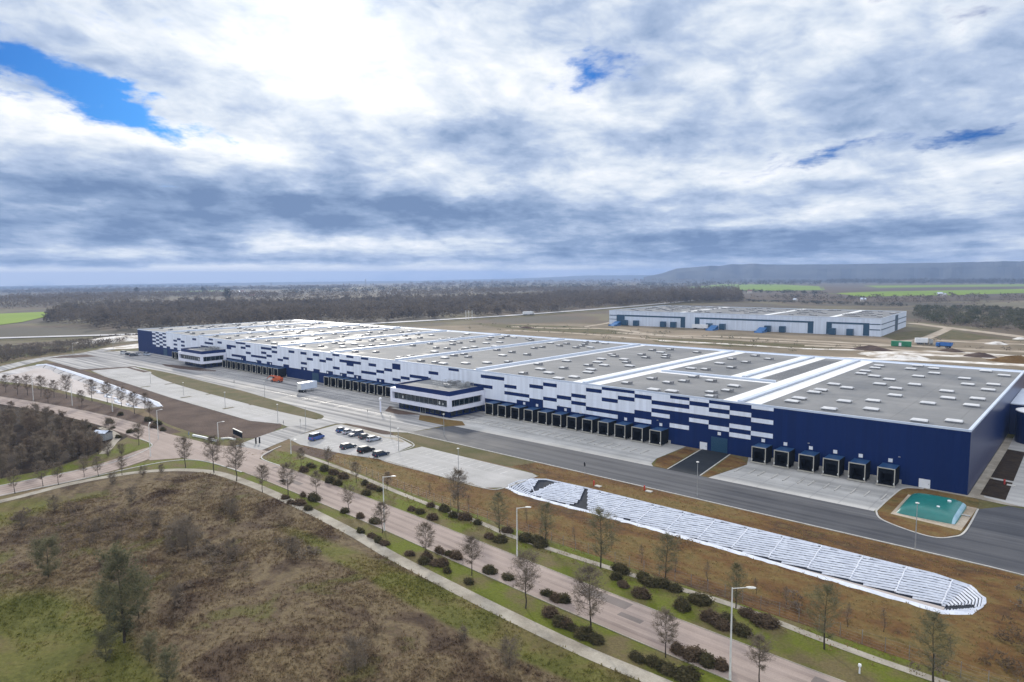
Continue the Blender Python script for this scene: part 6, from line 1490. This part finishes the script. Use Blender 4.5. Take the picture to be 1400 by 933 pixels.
lum = (n1 - .5) * .95 + (n2 - .5) * 1.0 + (n3 - .5) * .35 + (pf - .5) * 1.05 + shade * .43 + .60 + g.smooth(AZ0, R_(-45), R_(-5)) * .07
cloud = g.ramp(lum, [(0.0, (1.7, 2.65, 4.6)), (.25, (2.9, 4.0, 6.1)), (.5, (4.9, 5.95, 7.9)), (.72, (7.5, 8.25, 9.3)), (1.0, (10.4, 10.6, 10.9))])
sang = g.node('ShaderNodeVectorMath', operation='DOT_PRODUCT'); g.put(sang.inputs[0], D); sang.inputs[1].default_value = sd
ca = S(g, sang.outputs['Value']); ang = g.math('ARCCOSINE', g.math('MINIMUM', ca, 0.99999))
glow = (0.0 - ang * ang * (1 / R_(4.4) ** 2)).exp() * 2.6 + (0.0 - ang * ang * (1 / R_(11) ** 2)).exp() * .6
gb0 = g.node('ShaderNodeMix', data_type='RGBA', blend_type='ADD'); gb0.inputs[0].default_value = 1; gb0.clamp_result = False; g.put(gb0.inputs[6], cloud); g.put(gb0.inputs[7], g.vec(glow, glow * .98, glow * .95))
# overhead and behind the viewer the unseen deck is brightened to light ground and walls
zen = g.smooth(EL0, R_(28), R_(50)); fwdv = ROT @ Vector((0, 0, -1)); bk = g.node('ShaderNodeVectorMath', operation='DOT_PRODUCT'); g.put(bk.inputs[0], D); bk.inputs[1].default_value = -fwdv
bkf = g.smooth(S(g, bk.outputs['Value']), 0.0, 0.7)
br = zen * ZEN + bkf * BACK + 1.0; bb = zen * (ZEN * .6) + bkf * (BACK * .95) + 1.0
gb = g.node('ShaderNodeMix', data_type='RGBA', blend_type='MULTIPLY'); gb.inputs[0].default_value = 1; gb.clamp_result = False; g.put(gb.inputs[6], gb0.outputs[2]); g.put(gb.inputs[7], g.vec(br, br * .5 + bb * .5, bb))
# openings to the blue
hole = tot([(k, ell(*a)) for k, a in [(1.25, (30, 88, 120, 32, -.22)), (.7, (130, 122, 80, 22, -.3)), (.85, (825, 92, 66, 34)), (1.1, (1345, 183, 75, 10, .12)), (.75, (1140, 208, 130, 15, .12)), (.45, (180, 25, 130, 18)), (.5, (240, 165, 70, 14, -.3)), (.25, (1380, 10, 120, 60)), (.35, (1390, 250, 60, 20))]])
hm = hole + (n2 - .5) * 1.0 + (n3 - .5) * 1.7 + (pf - .5) * .9 + (n1 - .5) * .3
hf = g.smooth(hm, .38, 1.15)
blue = g.mix(1.0, sky.outputs[0], (.065, .27, .72), 'MULTIPLY')
g.put(bg.inputs['Color'], g.mix(hf, S(g, gb.outputs[2]), blue))

hz = MB(); hz.box(-13800, -13800, -130, 13800, 13800, 128); hzm = bpy.data.materials.new('air'); hzm.use_nodes = True; nt = hzm.node_tree; nt.nodes.remove(nt.nodes['Principled BSDF'])
pv = nt.nodes.new('ShaderNodeVolumePrincipled'); pv.inputs['Color'].default_value = (.36, .51, .82, 1); pv.inputs['Density'].default_value = 1.35e-4; pv.inputs['Anisotropy'].default_value = 0.2
nt.links.new(pv.outputs[0], nt.nodes['Material Output'].inputs['Volume'])
hz.build('haze', hzm)['kind'] = 'stuff'

vs = sc.view_settings; vs.view_transform = 'Standard'; vs.look = 'None'; vs.exposure = 0.0; vs.gamma = 1.0; vs.use_curve_mapping = False
sc.render.engine = 'CYCLES'; cy = sc.cycles; cy.max_bounces = 5; cy.diffuse_bounces = 2; cy.glossy_bounces = 2; cy.transmission_bounces = 2; cy.volume_bounces = 0; cy.transparent_max_bounces = 4; cy.use_denoising = True; cy.sample_clamp_indirect = 6
cy.caustics_reflective = False; cy.caustics_refractive = False; cy.use_adaptive_sampling = True
